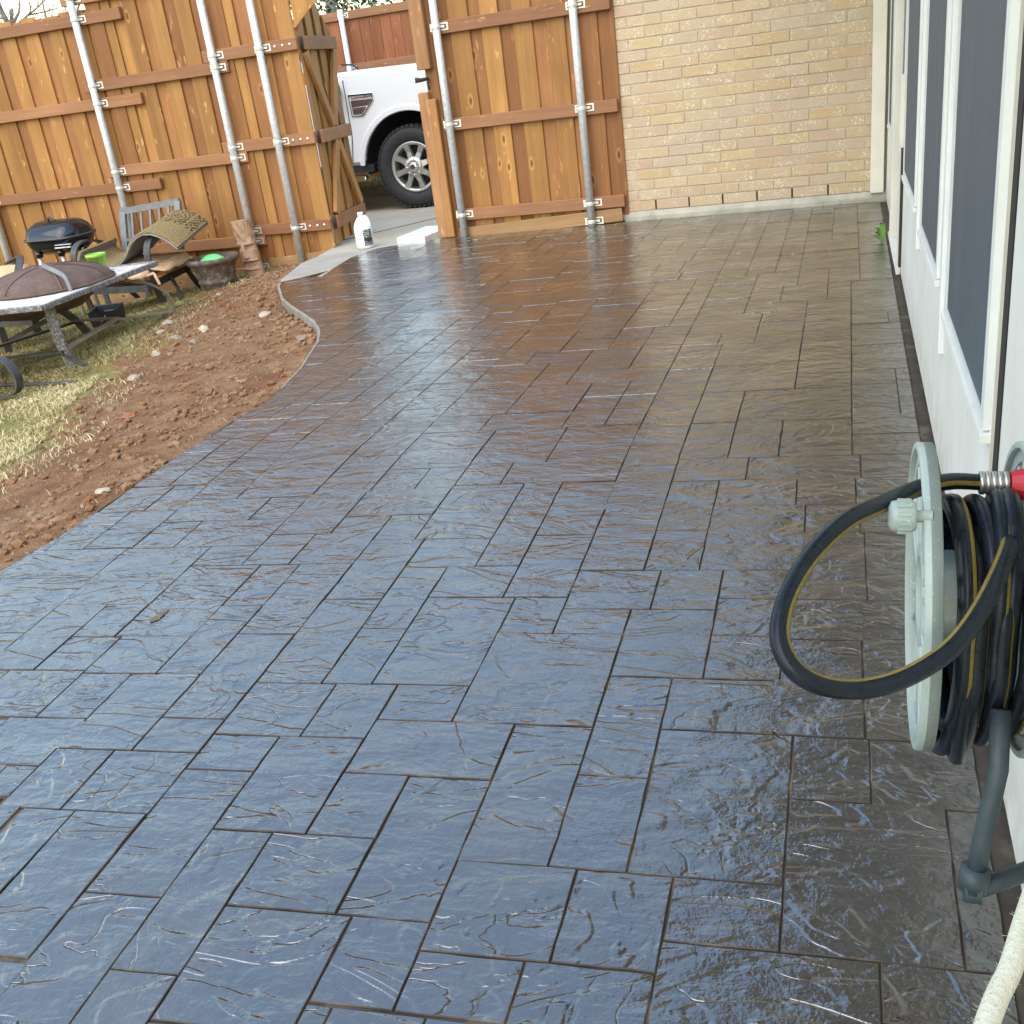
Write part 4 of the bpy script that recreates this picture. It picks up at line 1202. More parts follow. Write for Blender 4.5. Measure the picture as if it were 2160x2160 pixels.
MAT['foil'] = basic('shiny_tin', (0.88, 0.88, 0.87), (0.74, 0.74, 0.73), 0.25, 0.45, 14)
tray = thing('paint_tray', 'shiny silver paint tray lying on the driveway by the gate jamb', 'tray', (-3.36, 8.12, -0.006))
ta = Matrix.Rotation(math.radians(-12), 3, 'Z')
def TP(x, y, z): p = ta @ Vector((x, y, 0)); return (-3.36 + p.x, 8.12 + p.y, -0.006 + z)
m = MB()
o_ = [(-0.14, -0.24), (0.14, -0.24), (0.14, 0.2), (-0.14, 0.2)]
inn = [(-0.115, -0.20, 0.045), (0.115, -0.20, 0.045), (0.105, 0.165, 0.012), (-0.105, 0.165, 0.012)]
vs = [TP(a, b, 0.0) for a, b in o_] + [TP(a, b, 0.062 if b > 0 else 0.05) for a, b in o_] + [TP(*q) for q in inn]
fs = [(0, 1, 5, 4), (1, 2, 6, 5), (2, 3, 7, 6), (3, 0, 4, 7), (4, 5, 9, 8), (5, 6, 10, 9), (6, 7, 11, 10), (7, 4, 8, 11), (8, 9, 10, 11)]
m.add(vs, fs); m.build('pan', MAT['foil'], tray)
m = MB()
for i in range(7):
    y = -0.17 + i * 0.034; zz = 0.046 - 0.033 * (y + 0.20) / 0.365
    a, b = TP(-0.09, y, zz), TP(0.09, y, zz)
    m.tube([a, b], 0.004, 6)
m.build('ridges', MAT['foil'], tray)

# ================================================================== LAWN FURNITURE
MAT['steel'] = basic('weathered_dark_steel', (0.095, 0.09, 0.088), (0.045, 0.042, 0.04), 0.5, 0.3, 18, 0.15, 60)
MAT['greysteel'] = basic('grey_painted_steel', (0.21, 0.215, 0.23), (0.14, 0.145, 0.155), 0.5, 0.1, 20)
MAT['cushion'] = basic('faded_tan_canvas', (0.60, 0.40, 0.235), (0.44, 0.265, 0.14), 0.9, 0, 5, 0.35, 22)
MAT['cushion_o'] = basic('rust_canvas', (0.46, 0.22, 0.11), (0.33, 0.145, 0.07), 0.9, 0, 6, 0.35, 22)
def coir():
    k = N('coir_fibre'); v = k.coords((1, 1, 1), 0)
    f = k.noise(v, 75, 5, 0.75); g = k.noise(v, 9, 3, 0.6)
    c = k.ramp(f, [(0.3, (0.10, 0.065, 0.025)), (0.55, (0.30, 0.205, 0.085)), (0.75, (0.48, 0.36, 0.17))])
    k.set('Base Color', k.mix(k.map(g, 0.4, 0.7, 0, 0.4), c, (0.20, 0.15, 0.07))); k.set('Roughness', 0.95)
    k.bump(f, 1.0, 0.012); return k.m
MAT['coir'] = coir()
def pad(name, corners, th, mat, parent, puff=0.02, sag=0.0, wr=0.006):
    """soft slab over four corner points"""
    n = 14; c = [Vector(p) for p in corners]; m = MB()
    nrm = (c[1] - c[0]).cross(c[3] - c[0]).normalized()
    top = []; bot = []
    for i in range(n + 1):
        for j in range(n + 1):
            u, v = i / n, j / n
            p = c[0] * (1 - u) * (1 - v) + c[1] * u * (1 - v) + c[2] * u * v + c[3] * (1 - u) * v
            e = min(1, 8 * min(u, 1 - u)) ** 0.5 * min(1, 8 * min(v, 1 - v)) ** 0.5
            q = math.sin(math.pi * u) * math.sin(math.pi * v)
            h = th * (0.35 + 0.65 * e) / 2 + puff * q
            wv = wr * mnoise.noise((p.x * 14, p.y * 14, p.z * 14 + u * 3))
            p = p - nrm * sag * q
            top.append(p + nrm * (h + wv)); bot.append(p - nrm * (h * 0.8 - wv))
    N_ = (n + 1) ** 2
    fs = []
    for i in range(n):
        for j in range(n):
            a = i * (n + 1) + j
            fs.append((a, a + n + 1, a + n + 2, a + 1)); fs.append((N_ + a, N_ + a + 1, N_ + a + n + 2, N_ + a + n + 1))
    for i in range(n):
        for (a, b) in ((i, i + 1), ((n) * (n + 1) + i, n * (n + 1) + i + 1), (i * (n + 1), (i + 1) * (n + 1)), (i * (n + 1) + n, (i + 1) * (n + 1) + n)):
            fs.append((a, b, N_ + b, N_ + a))
    m.add(top + bot, fs, True)
    return m.build(name, mat, parent)

# chair against the fence with the barred back
ch = thing('patio_chair', 'dark steel patio chair with a barred grey back and faded tan cushion against the fence', 'chair', (-5.68, 7.25, -0.22), group='steel patio chairs on the lawn')
m = MB()
bz = lambda x: 0.525 + 0.055 * (x + 5.91)
TL, TR_, BLp, BR_ = Vector((-5.905, 7.62, 0.495)), Vector((-5.325, 7.60, 0.535)), Vector((-5.94, 7.55, 0.12)), Vector((-5.36, 7.53, 0.15))
m.bar([BLp, TL + Vector((0, 0, -0.0))], 0.055, 0.03); m.bar([TL - Vector((0.02, 0, 0)), TR_ + Vector((0.02, 0, 0))], 0.03, 0.05); m.bar([BR_, TR_], 0.055, 0.03)
m.bar([BLp + (TL - BLp) * 0.38, BR_ + (TR_ - BR_) * 0.38], 0.025, 0.025)
back = m.build('back_frame', MAT['greysteel'], ch)
for i in range(1, 6):
    t = i / 6; a = BLp.lerp(BR_, t); b = TL.lerp(TR_, t)
    m = MB(); m.bar([a.lerp(b, 0.36), b], 0.018, 0.014); m.build('back_bar', MAT['greysteel'], back)
pad('seat_cushion', [(-6.00, 6.95, 0.055), (-5.36, 6.93, 0.045), (-5.30, 7.50, 0.10), (-5.95, 7.52, 0.11)], 0.085, MAT['cushion'], ch, 0.025, 0.0, 0.016)
pad('cushion_flap', [(-5.34, 7.0, 0.10), (-5.21, 7.05, 0.06), (-5.20, 7.48, 0.075), (-5.32, 7.5, 0.13)], 0.03, MAT['cushion'], ch, 0.01, 0.0, 0.014)
m = MB(); m.bar([(-6.02, 6.94, -0.035), (-5.32, 6.93, -0.045)], 0.03, 0.05); m.bar([(-5.34, 6.93, -0.045), (-5.34, 7.55, 0.0)], 0.03, 0.05); m.bar([(-6.02, 6.94, -0.035), (-6.0, 7.55, 0.0)], 0.03, 0.05)
m.bar([(-5.95, 7.2, -0.05), (-5.4, 7.2, -0.06)], 0.2, 0.02)
m.build('seat_frame', MAT['steel'], ch)
for xo, nm_ in ((-5.33, 0), (-6.05, 1)):
    m = MB(); m.bar(smoothpath([(xo + 0.0, 7.56, 0.22), (xo + 0.005, 7.38, 0.30), (xo + 0.02, 7.2, 0.335), (xo + 0.02, 7.09, 0.315), (xo + 0.015, 7.03, 0.25), (xo + 0.005, 7.02, 0.15), (xo - 0.0, 7.04, 0.06), (xo - 0.02, 7.06, -0.05), (xo - 0.03, 7.10, -0.15), (xo - 0.03, 7.12, -0.23)], 6), 0.058, 0.014)
    m.build('arm', MAT['steel'], ch)
    m = MB(); m.bar(smoothpath([(xo + 0.02, 7.22, -0.01), (xo + 0.05, 7.24, -0.10), (xo + 0.09, 7.20, -0.17), (xo + 0.15, 7.14, -0.21), (xo + 0.18, 7.12, -0.215)], 6), 0.03, 0.012)
    m.build('leg', MAT['steel'], ch)
    m = MB(); m.bar(smoothpath([(xo, 7.5, 0.0), (xo + 0.02, 7.55, -0.12), (xo + 0.03, 7.66, -0.25)], 5), 0.045, 0.014)
    m.build('rear_leg', MAT['steel'], ch)
m = MB(); m.tube(smoothpath([(-5.42, 7.0, 0.035), (-5.34, 6.99, 0.045), (-5.29, 7.0, 0.055), (-5.26, 6.98, 0.02), (-5.235, 6.97, -0.03)], 5), 0.012, 8)
m.tube(smoothpath([(-5.20, 7.42, 0.10), (-5.19, 7.40, 0.05), (-5.15, 7.38, 0.0)], 5), 0.010, 8)
m.build('cushion_tie', MAT['cushion'], ch)

# coir mat thrown over it
def sheet(name, prof, y0, y1, th, mat, zfn, label, cat):
    m = MB(); P = smoothpath([(p[0], 0, p[1]) for p in prof], 8); ny = 10; n = len(P)
    top = []; bot = []
    for i, p in enumerate(P):
        t = P[min(i + 1, n - 1)] - P[max(i - 1, 0)]; nr = Vector((-t.z, 0, t.x)).normalized()
        for j in range(ny + 1):
            v = j / ny; u = i / (n - 1)
            q = Vector((p.x, y0(u) + (y1(u) - y0(u)) * v, p.z + zfn(u, v)))
            q += nr * 0.004 * mnoise.noise((u * 30, v * 30, 1))
            top.append(q + nr * th / 2); bot.append(q - nr * th / 2)
    K = ny + 1; N_ = n * K; fs = []
    for i in range(n - 1):
        for j in range(ny):
            a = i * K + j; fs.append((a, a + K, a + K + 1, a + 1)); fs.append((N_ + a, N_ + a + 1, N_ + a + K + 1, N_ + a + K))
    for i in range(n - 1):
        for j in (0, ny):
            a = i * K + j; fs.append((a, a + K, N_ + a + K, N_ + a))
    for j in range(ny):
        for i in (0, n - 1):
            a = i * K + j; fs.append((a, a + 1, N_ + a + 1, N_ + a))
    m.add(top + bot, fs, True)
    return m, P
mat_thing = thing('coir_doormat', 'curled brown coir doormat draped over the arm of the barred chair', 'doormat', (-5.5, 7.2, 0.2))
mprof = [(-5.955, 0.27), (-5.985, 0.20), (-5.93, 0.13), (-5.80, 0.118), (-5.66, 0.14), (-5.55, 0.21), (-5.47, 0.30), (-5.39, 0.355), (-5.29, 0.372), (-5.18, 0.34), (-5.10, 0.285), (-5.06, 0.245)]
mm, P = sheet('mat', mprof, lambda u: 7.02 + 0.05 * u, lambda u: 7.50 + 0.06 * u, 0.022, MAT['coir'], lambda u, v: 0.075 * v * (0.4 + u) - 0.05 * (1 - v) * max(0, u - 0.7), '', '')
mm.build('pile', MAT['coir'], mat_thing)
mm2, P = sheet('mat', mprof, lambda u: 7.012 + 0.05 * u, lambda u: 7.505 + 0.06 * u, 0.010, MAT['rubber'], lambda u, v: 0.075 * v * (0.4 + u) - 0.05 * (1 - v) * max(0, u - 0.7) - 0.017, '', '')
mm2.build('rubber_back', MAT['greysteel'], mat_thing)
m = MB(); n = len(P)
for s_ in range(11):
    u = 0.70 + 0.025 * s_; i = min(n - 1, int(u * (n - 1)))
    for k in range(5):
        v = 0.52 + 0.1 * k + 0.05 * (s_ % 2)
        p = P[i]; q = Vector((p.x, 7.02 + 0.05 * u + 0.49 * v, p.z + 0.075 * v * (0.4 + u) + 0.012))
        lump((q.x, q.y, q.z), 0.021, Rr, m, 0.5)
m.build('raised_pattern', MAT['coir'], mat_thing)

# chair behind the table at the left edge
ch2 = thing('patio_chair', 'patio chair with tan cushions behind the fire pit table at the left edge', 'chair', (-6.4, 6.4, -0.25), group='steel patio chairs on the lawn')
pad('back_cushion', [(-6.95, 6.72, 0.02), (-6.33, 6.72, 0.02), (-6.33, 6.85, 0.235), (-6.95, 6.85, 0.23)], 0.09, MAT['cushion'], ch2, 0.02, 0, 0.014)
pad('seat_cushion', [(-6.45, 5.95, 0.0), (-5.62, 5.95, 0.01), (-5.85, 6.55, 0.03), (-6.75, 6.55, 0.03)], 0.09, MAT['cushion_o'], ch2, 0.02, 0, 0.014)
for xo in (-6.30, -6.98):
    m = MB(); m.bar(smoothpath([(xo - 0.35, 6.95, 0.24), (xo - 0.12, 6.85, 0.30), (xo + 0.02, 6.70, 0.285), (xo + 0.10, 6.55, 0.20), (xo + 0.13, 6.50, 0.08), (xo + 0.14, 6.5, -0.02), (xo + 0.17, 6.5, -0.12), (xo + 0.15, 6.52, -0.27)], 6), 0.055, 0.014); m.build('arm', MAT['steel'], ch2)
m = MB(); m.bar([(-6.5, 5.93, -0.06), (-5.62, 5.93, -0.045), (-5.80, 6.60, -0.03), (-6.7, 6.6, -0.03)], 0.05, 0.03); m.bar([(-5.98, 6.0, -0.20), (-5.66, 6.2, -0.07)], 0.05, 0.03)
m.build('seat_frame', MAT['steel'], ch2)
m = MB(); m.bar(smoothpath([(-6.0, 6.0, -0.03), (-5.96, 5.97, -0.12), (-5.97, 5.99, -0.28)], 5), 0.05, 0.014)
m.build('leg', MAT['steel'], ch2)
# chair nearest, cut by the picture edge
ch3 = thing('patio_chair', 'nearest patio chair, only its curved steel spring leg and rust cushion corner in view', 'chair', (-5.0, 4.6, -0.2), group='steel patio chairs on the lawn')
m = MB(); m.bar(smoothpath([(-4.86, 4.62, 0.06), (-4.78, 4.60, 0.055), (-4.66, 4.60, 0.03), (-4.605, 4.60, -0.02), (-4.585, 4.60, -0.09), (-4.62, 4.60, -0.16), (-4.72, 4.60, -0.195), (-4.85, 4.6, -0.21), (-5.1, 4.6, -0.215)], 7), 0.055, 0.014); m.build('spring_leg', MAT['steel'], ch3)
m = MB(); m.bar(smoothpath([(-5.02, 4.72, 0.30), (-4.92, 4.72, 0.24), (-4.86, 4.71, 0.17), (-4.83, 4.70, 0.09), (-4.85, 4.66, 0.05)], 6), 0.05, 0.014); m.build('arm', MAT['steel'], ch3)
pad('seat_cushion', [(-5.6, 4.35, 0.09), (-4.86, 4.38, 0.085), (-4.90, 4.75, 0.13), (-5.6, 5.0, 0.13)], 0.09, MAT['cushion_o'], ch3, 0.02, 0, 0.012)
m = MB(); m.tube(smoothpath([(-4.95, 4.45, 0.05), (-4.82, 4.47, 0.07), (-4.72, 4.48, 0.06), (-4.64, 4.49, 0.04)], 5), 0.010, 8); m.build('cushion_tie', MAT['cushion'], ch3)
m = MB(); m.bar([(-5.3, 5.1, -0.19), (-4.78, 5.2, -0.10), (-4.4, 4.95, -0.12)], 0.03, 0.012)
m.bar([(-5.6, 4.45, 0.03), (-4.82, 4.5, 0.02)], 0.05, 0.03); m.build('seat_frame', MAT['steel'], ch3)
sp_ = MB(); sp_.tube(smoothpath([(-5.0, 4.85, -0.195), (-4.7, 4.83, -0.19), (-4.5, 4.80, -0.185), (-4.36, 4.80, -0.175)], 5), 0.012, 7)
tag(sp_.build('stick', MAT['steel'], None), 'dark thin stick lying in the grass past the nearest chair leg', 'stick')

# fire pit table
def tile_mat():
    k = N('splattered_table_tile'); v = k.coords((1, 1, 1), 0)
    f = k.noise(v, 26, 5, 0.7); g = k.noise(v, 4, 4, 0.6)
    c = k.ramp(f, [(0.35, (0.34, 0.29, 0.24)), (0.5, (0.62, 0.57, 0.5)), (0.66, (0.85, 0.83, 0.80))])
    k.set('Base Color', k.mix(k.map(g, 0.45, 0.65, 0, 0.75), c, (0.84, 0.82, 0.78))); k.set('Roughness', 0.5); k.bump(f, 0.2, 0.004); return k.m
MAT['tile'] = tile_mat()
def splat():
    k = N('splattered_steel'); v = k.coords((1, 1, 1), 0)
    f = k.noise(v, 60, 4, 0.7)
    k.set('Base Color', k.ramp(f, [(0.40, (0.09, 0.085, 0.08)), (0.55, (0.20, 0.19, 0.175)), (0.68, (0.5, 0.48, 0.45))])); k.set('Roughness', 0.55); return k.m
MAT['splat'] = splat()
MAT['rustmesh'] = basic('brown_wire_mesh', (0.17, 0.105, 0.08), (0.10, 0.06, 0.045), 0.8, 0.2, 14, 0.5, 220)
tz = 0.25
tb = thing('fire_pit_table', 'square tiled fire pit table splattered white with a domed brown mesh lid in its middle', 'table', (-5.2, 5.7, -0.22))
A_, B_ = Vector((-4.605, 4.982, tz)), Vector((-4.739, 6.332, tz))
dX = Vector((-0.97, -0.17, 0)).normalized()
C_, D_ = B_ + dX * 1.05, A_ + dX * 1.05
m = MB(); q = [A_, B_, C_, D_]
m.prism([(p.x, p.y) for p in q], 2, tz - 0.022, tz - 0.004); m.build('table_top', MAT['tile'], tb)
m = MB(); Q = [p + Vector((0, 0, -0.012)) for p in q]
for i in range(4): m.bar([Q[i], Q[(i + 1) % 4]], 0.03, 0.034)
m.build('table_rim', MAT['splat'], tb, 0.004)
cc = (A_ + C_) / 2
m = MB(); m.lathe([(0.40, tz - 0.03), (0.37, tz - 0.09), (0.30, tz - 0.14), (0.16, tz - 0.17), (0, tz - 0.175)], 32, (cc.x, cc.y, 0)); m.build('fire_bowl', MAT['rustmesh'], tb)
dcx, dcy, dr = -5.12, 5.665, 0.415
lid = MB(); lid.lathe([(dr * math.cos(a) , tz + 0.135 * math.sin(a)) for a in [i * math.pi / 24 for i in range(13)]], 40, (dcx, dcy, 0)); lid.lathe([(dr, tz), (dr + 0.012, tz + 0.004), (dr + 0.012, tz + 0.012), (dr, tz + 0.02)], 40, (dcx, dcy, 0))
lido = lid.build('mesh_lid', MAT['rustmesh'], tb)
for k in range(7):
    a0 = 2 * math.pi * k / 7 + 0.2
    m = MB(); m.bar([(dcx + (dr + 0.004) * math.cos(t) * math.cos(a0), dcy + (dr + 0.004) * math.cos(t) * math.sin(a0), tz + 0.1365 * math.sin(t)) for t in [i * math.pi / 20 for i in range(10)]], 0.014, 0.006)
    m.build('lid_rib', MAT['rustmesh'], lido)
m = MB(); m.bar(smoothpath([(-4.735, 5.40, tz), (-4.75, 5.40, tz + 0.09), (-4.83, 5.43, tz + 0.125), (-4.95, 5.5, tz + 0.142), (-5.1, 5.62, tz + 0.146)], 6), 0.028, 0.008); m.build('lid_handle', MAT['greysteel'], lido)
MAT['wornwood'] = basic('worn_tan_steel', (0.36, 0.29, 0.19), (0.22, 0.17, 0.11), 0.7, 0, 10, 0.2, 40)
legs = [([(-4.70, 5.13, 0.22), (-4.71, 5.14, 0.08), (-4.715, 5.16, -0.06), (-4.70, 5.18, -0.19), (-4.69, 5.18, -0.235)], 'splat', 0.075),
        ([(-4.93, 6.16, 0.21), (-4.90, 6.20, 0.15), (-4.84, 6.32, 0.10), (-4.79, 6.42, 0.0), (-4.80, 6.46, -0.10), (-4.83, 6.46, -0.20), (-4.83, 6.46, -0.235)], 'wornwood', 0.06),
        ([(-5.55, 6.1, 0.22), (-5.56, 6.12, 0.05), (-5.48, 6.2, -0.10), (-5.44, 6.25, -0.22), (-5.44, 6.25, -0.25)], 'steel', 0.075),
        ([(-5.55, 5.05, 0.22), (-5.62, 5.02, 0.05), (-5.66, 5.0, -0.10), (-5.64, 4.98, -0.28)], 'steel', 0.075)]
for pth, mk_, w_ in legs:
    m = MB(); m.bar(smoothpath(pth, 6), w_, 0.016); m.build('leg', MAT[mk_], tb)
for a, b, mk_ in (((-4.715, 5.16, -0.07), (-4.95, 6.02, -0.075), 'wornwood'), ((-4.715, 5.16, -0.08), (-5.65, 5.0, -0.10), 'steel'), ((-5.65, 5.0, -0.10), (-5.47, 6.2, -0.12), 'steel'), ((-5.47, 6.2, -0.11), (-4.95, 6.02, -0.075), 'steel'), ((-4.95, 6.02, -0.085), (-4.80, 6.45, -0.14), 'wornwood')):
    m = MB(); m.bar([a, b], 0.045, 0.014); m.build('stretcher', MAT[mk_], tb)

MAT['greencup'] = basic('lime_ceramic', (0.30, 0.52, 0.06), (0.22, 0.42, 0.04), 0.35, 0, 8)
MAT['splash'] = basic('white_splash', (0.8, 0.82, 0.7), rough=0.5)
cup = thing('green_cup', 'lime green cup standing on the corner of the tiled table', 'cup', (-5.05, 6.10, tz - 0.004))
m = MB(); m.lathe([(0.0, 0.0), (0.050, 0.0), (0.054, 0.004), (0.066, 0.105), (0.071, 0.106), (0.072, 0.126), (0.068, 0.128), (0.064, 0.118), (0.05, 0.01), (0.0, 0.008)], 28, (-5.05, 6.10, tz - 0.004)); m.build('body', MAT['greencup'], cup)
m = MB(); Rs = random.Random(3)
for _ in range(26):
    a = Rs.uniform(3.6, 6.2); h = Rs.uniform(0.01, 0.1); r = 0.0545 + 0.0115 * h / 0.105
    lump((-5.05 + r * math.cos(a), 6.10 + r * math.sin(a), tz + h), Rs.uniform(0.0015, 0.004), Rs, m)
m.build('paint_splashes', MAT['splash'], cup)

# barrel grill
MAT['enamel'] = basic('black_enamel', (0.012, 0.013, 0.016), (0.008, 0.008, 0.01), 0.12, 0, 6, spec=0.6)
gr = thing('charcoal_grill', 'black enamel barrel grill on steel legs in front of the fence', 'grill', (-6.35, 7.35, -0.27))
def capsule(L, r, n, t0, t1, cx, cy, cz, tilt, k=1.0):
    m = MB(); rows = []
    xs = [(-L / 2 - r * 0.62 * math.sin(a), math.cos(a)) for a in np.linspace(math.pi / 2, 0, 7)] + [(L / 2 + r * 0.62 * math.sin(a), math.cos(a)) for a in np.linspace(0, math.pi / 2, 7)]
    vs = []
    for x, s_ in xs:
        for i in range(n + 1):
            a = t0 + (t1 - t0) * i / n
            y, z = r * s_ * math.cos(a), r * s_ * math.sin(a) * k
            vs.append((cx + x, cy + y, cz + z + tilt * x))
    fs = [(i * (n + 1) + j, (i + 1) * (n + 1) + j, (i + 1) * (n + 1) + j + 1, i * (n + 1) + j + 1) for i in range(len(xs) - 1) for j in range(n)]
    m.add(vs, fs, True); return m
gcx, gcy, gcz = -6.385, 7.35, 0.375
capsule(0.27, 0.215, 16, 0, math.pi, gcx, gcy, gcz + 0.004, 0.0, 0.62).build('lid', MAT['enamel'], gr)
capsule(0.27, 0.215, 16, math.pi, 2 * math.pi, gcx, gcy, gcz - 0.004, 0.0, 0.66).build('kettle', MAT['enamel'], gr)
ro = []
for a in np.linspace(0, 2 * math.pi, 40, endpoint=False):
    c_, s_ = math.cos(a), math.sin(a)
    ro.append((gcx + (0.135 if c_ > 0 else -0.135) + 0.145 * c_ * 1.0, gcy + 0.228 * s_, gcz))
m = MB(); m.tube(ro, 0.010, 6, closed=True); m.build('rim', MAT['steel'], gr)
m = MB(); m.bb(gcx + 0.10, gcx + 0.26, gcy - 0.225, gcy - 0.205, gcz - 0.075, gcz - 0.066); m.bb(gcx + 0.10, gcx + 0.26, gcy - 0.215, gcy - 0.2, gcz - 0.052, gcz - 0.046); m.build('vent_slots', MAT['galv'], gr)
m = MB(); m.tube(smoothpath([(gcx - 0.04, gcy - 0.05, gcz + 0.13), (gcx - 0.01, gcy - 0.06, gcz + 0.165), (gcx + 0.03, gcy - 0.05, gcz + 0.13)], 6), 0.010, 8); m.build('lid_handle', MAT['steel'], gr)
for (x, y, dx) in ((-0.17, -0.12, -0.04), (0.06, -0.12, 0.05), (0.06, 0.1, 0.04), (0.25, -0.06, 0.10)):
    m = MB(); m.tube([(gcx + x, gcy + y, gcz - 0.11), (gcx + x + dx, gcy + y, -0.29)], 0.018, 10); lg_ = m.build('leg', MAT['galv'], gr)
    m = MB(); m.lathe([(0.03, gcz - 0.15), (0.034, gcz - 0.10)], 12, (gcx + x, gcy + y, 0), cap=True); m.build('leg_socket', MAT['enamel'], lg_)

# flower pot with ball, tiki log, black box
def potmat():
    k = N('mottled_brown_pot'); v = k.coords((1, 1, 1), 0)
    f = k.noise(v, 14, 5, 0.7)
    k.set('Base Color', k.ramp(f, [(0.35, (0.055, 0.042, 0.038)), (0.55, (0.14, 0.095, 0.07)), (0.7, (0.30, 0.24, 0.19))])); k.set('Roughness', 0.8); k.bump(f, 0.5, 0.008); return k.m
MAT['pot'] = potmat()
px, py = -5.0, 7.42
pot = thing('flower_pot', 'brown moulded flower pot holding a bright green ball', 'pot', (px, py, -0.21))
m = MB(); m.lathe([(0.0, -0.20), (0.130, -0.20), (0.136, -0.17), (0.150, -0.12), (0.158, -0.112), (0.158, -0.095), (0.154, -0.088), (0.166, -0.01), (0.176, 0.0), (0.178, 0.02), (0.205, 0.045), (0.216, 0.055), (0.219, 0.075), (0.208, 0.09), (0.188, 0.088), (0.17, 0.03), (0.14, -0.10), (0.0, -0.11)], 48, (px, py, 0)); m.build('body', MAT['pot'], pot)
m = MB()
for k in range(14):
    a = 2 * math.pi * k / 14
    c_ = []
    for t in np.linspace(0, 3.4 * math.pi, 22):
        rr_ = 0.026 * (1 - t / 13); aa = a + (rr_ * math.cos(t) + 0.004 * t) / 0.165
        zz = -0.05 + rr_ * math.sin(t) * 0.9; R0 = 0.1605 + 0.15 * (zz + 0.05)
        c_.append((px + R0 * math.cos(aa), py + R0 * math.sin(aa), zz))
    m.tube(c_, 0.0045, 5)
m.build('scroll_relief', MAT['pot'], pot)
MAT['greenball'] = basic('bright_green_rubber', (0.16, 0.72, 0.22), (0.12, 0.62, 0.17), 0.5, 0, 6)
m = MB(); m.lathe([(0.13 * math.cos(a), 0.0 + 0.115 * math.sin(a)) for a in np.linspace(-1.2, math.pi / 2, 14)], 28, (px - 0.0, py - 0.01, -0.005))
tag(m.build('ball', MAT['greenball'], None, off=None), 'bright green ball sitting inside the brown flower pot', 'ball')

MAT['tikiwood'] = basic('carved_pale_wood', (0.42, 0.255, 0.15), (0.24, 0.135, 0.075), 0.8, 0, 14, 0.5, 50)
tiki = thing('tiki_log', 'carved wooden tiki log leaning on the fence behind the flower pot', 'log', (-4.90, 7.72, -0.17))
tax = Vector((-4.82, 7.74, -0.17)); ttop = Vector((-4.905, 7.80, 0.31))
m = MB(); n = 26; vs = []
for k in range(41):
    t = k / 40; c_ = tax.lerp(ttop, t)
    for i in range(n):
        a = 2 * math.pi * i / n
        f = math.cos(a + math.pi / 2)                      # 1 on the side facing the lawn
        r = 0.082
        if f > 0.1:
            if 0.50 < t < 0.58 and abs(math.sin(a + math.pi / 2)) > 0.18: r -= 0.022 * f       # eye hollows
            if 0.58 < t < 0.63: r += 0.014 * f                                                  # brow
            if 0.36 < t < 0.60 and abs(math.sin(a + math.pi / 2)) < 0.26: r += 0.022 * f        # nose
            if 0.20 < t < 0.32: r -= 0.020 * f * (1 if int(i) % 2 else 0.4)                     # teeth
            if 0.17 < t < 0.20 or 0.32 < t < 0.35: r += 0.012 * f
        if t > 0.66: r += 0.006 * math.sin(a * 7 + t * 25)
        r += 0.004 * mnoise.noise((math.cos(a) * 3, math.sin(a) * 3, t * 12))
        vs.append((c_.x + r * math.cos(a), c_.y + r * math.sin(a) * 0.8, c_.z))
fs = [(k * n + i, k * n + (i + 1) % n, (k + 1) * n + (i + 1) % n, (k + 1) * n + i) for k in range(40) for i in range(n)] + [tuple(range(40 * n, 41 * n))]
m.add(vs, fs); m.build('carving', MAT['tikiwood'], tiki)

bx = thing('plastic_box', 'small black open plastic box lying in the grass under the table', 'box', (-5.47, 6.55, -0.22))
m = MB(); br_ = Matrix.Rotation(math.radians(18), 3, 'Z')
def BX(x, y, z): p = br_ @ Vector((x, y, 0)); return (-5.47 + p.x, 6.55 + p.y, z)
o4 = [(-0.10, -0.09), (0.10, -0.09), (0.10, 0.09), (-0.10, 0.09)]
vs = [BX(a, b, -0.225) for a, b in o4] + [BX(a * 1.1, b * 1.1, -0.11 + 0.02 * (b > 0)) for a, b in o4] + [BX(a * 1.0, b * 1.0, -0.115 + 0.02 * (b > 0)) for a, b in o4] + [BX(a * .92, b * .92, -0.215) for a, b in o4]
fs = []
for L in (0, 4, 8): fs += [(L + i, L + (i + 1) % 4, L + 4 + (i + 1) % 4, L + 4 + i) for i in range(4)]
fs += [(12, 13, 14, 15)]
m.add(vs, fs); m.build('shell', MAT['plastic'], bx)
m = MB(); m.tube(smoothpath([BX(-0.02, -0.09, -0.19), BX(0.02, -0.10, -0.15), BX(0.0, -0.02, -0.125), BX(0.04, 0.06, -0.14)], 5), 0.007, 6); m.build('strap', MAT['greysteel'], bx)

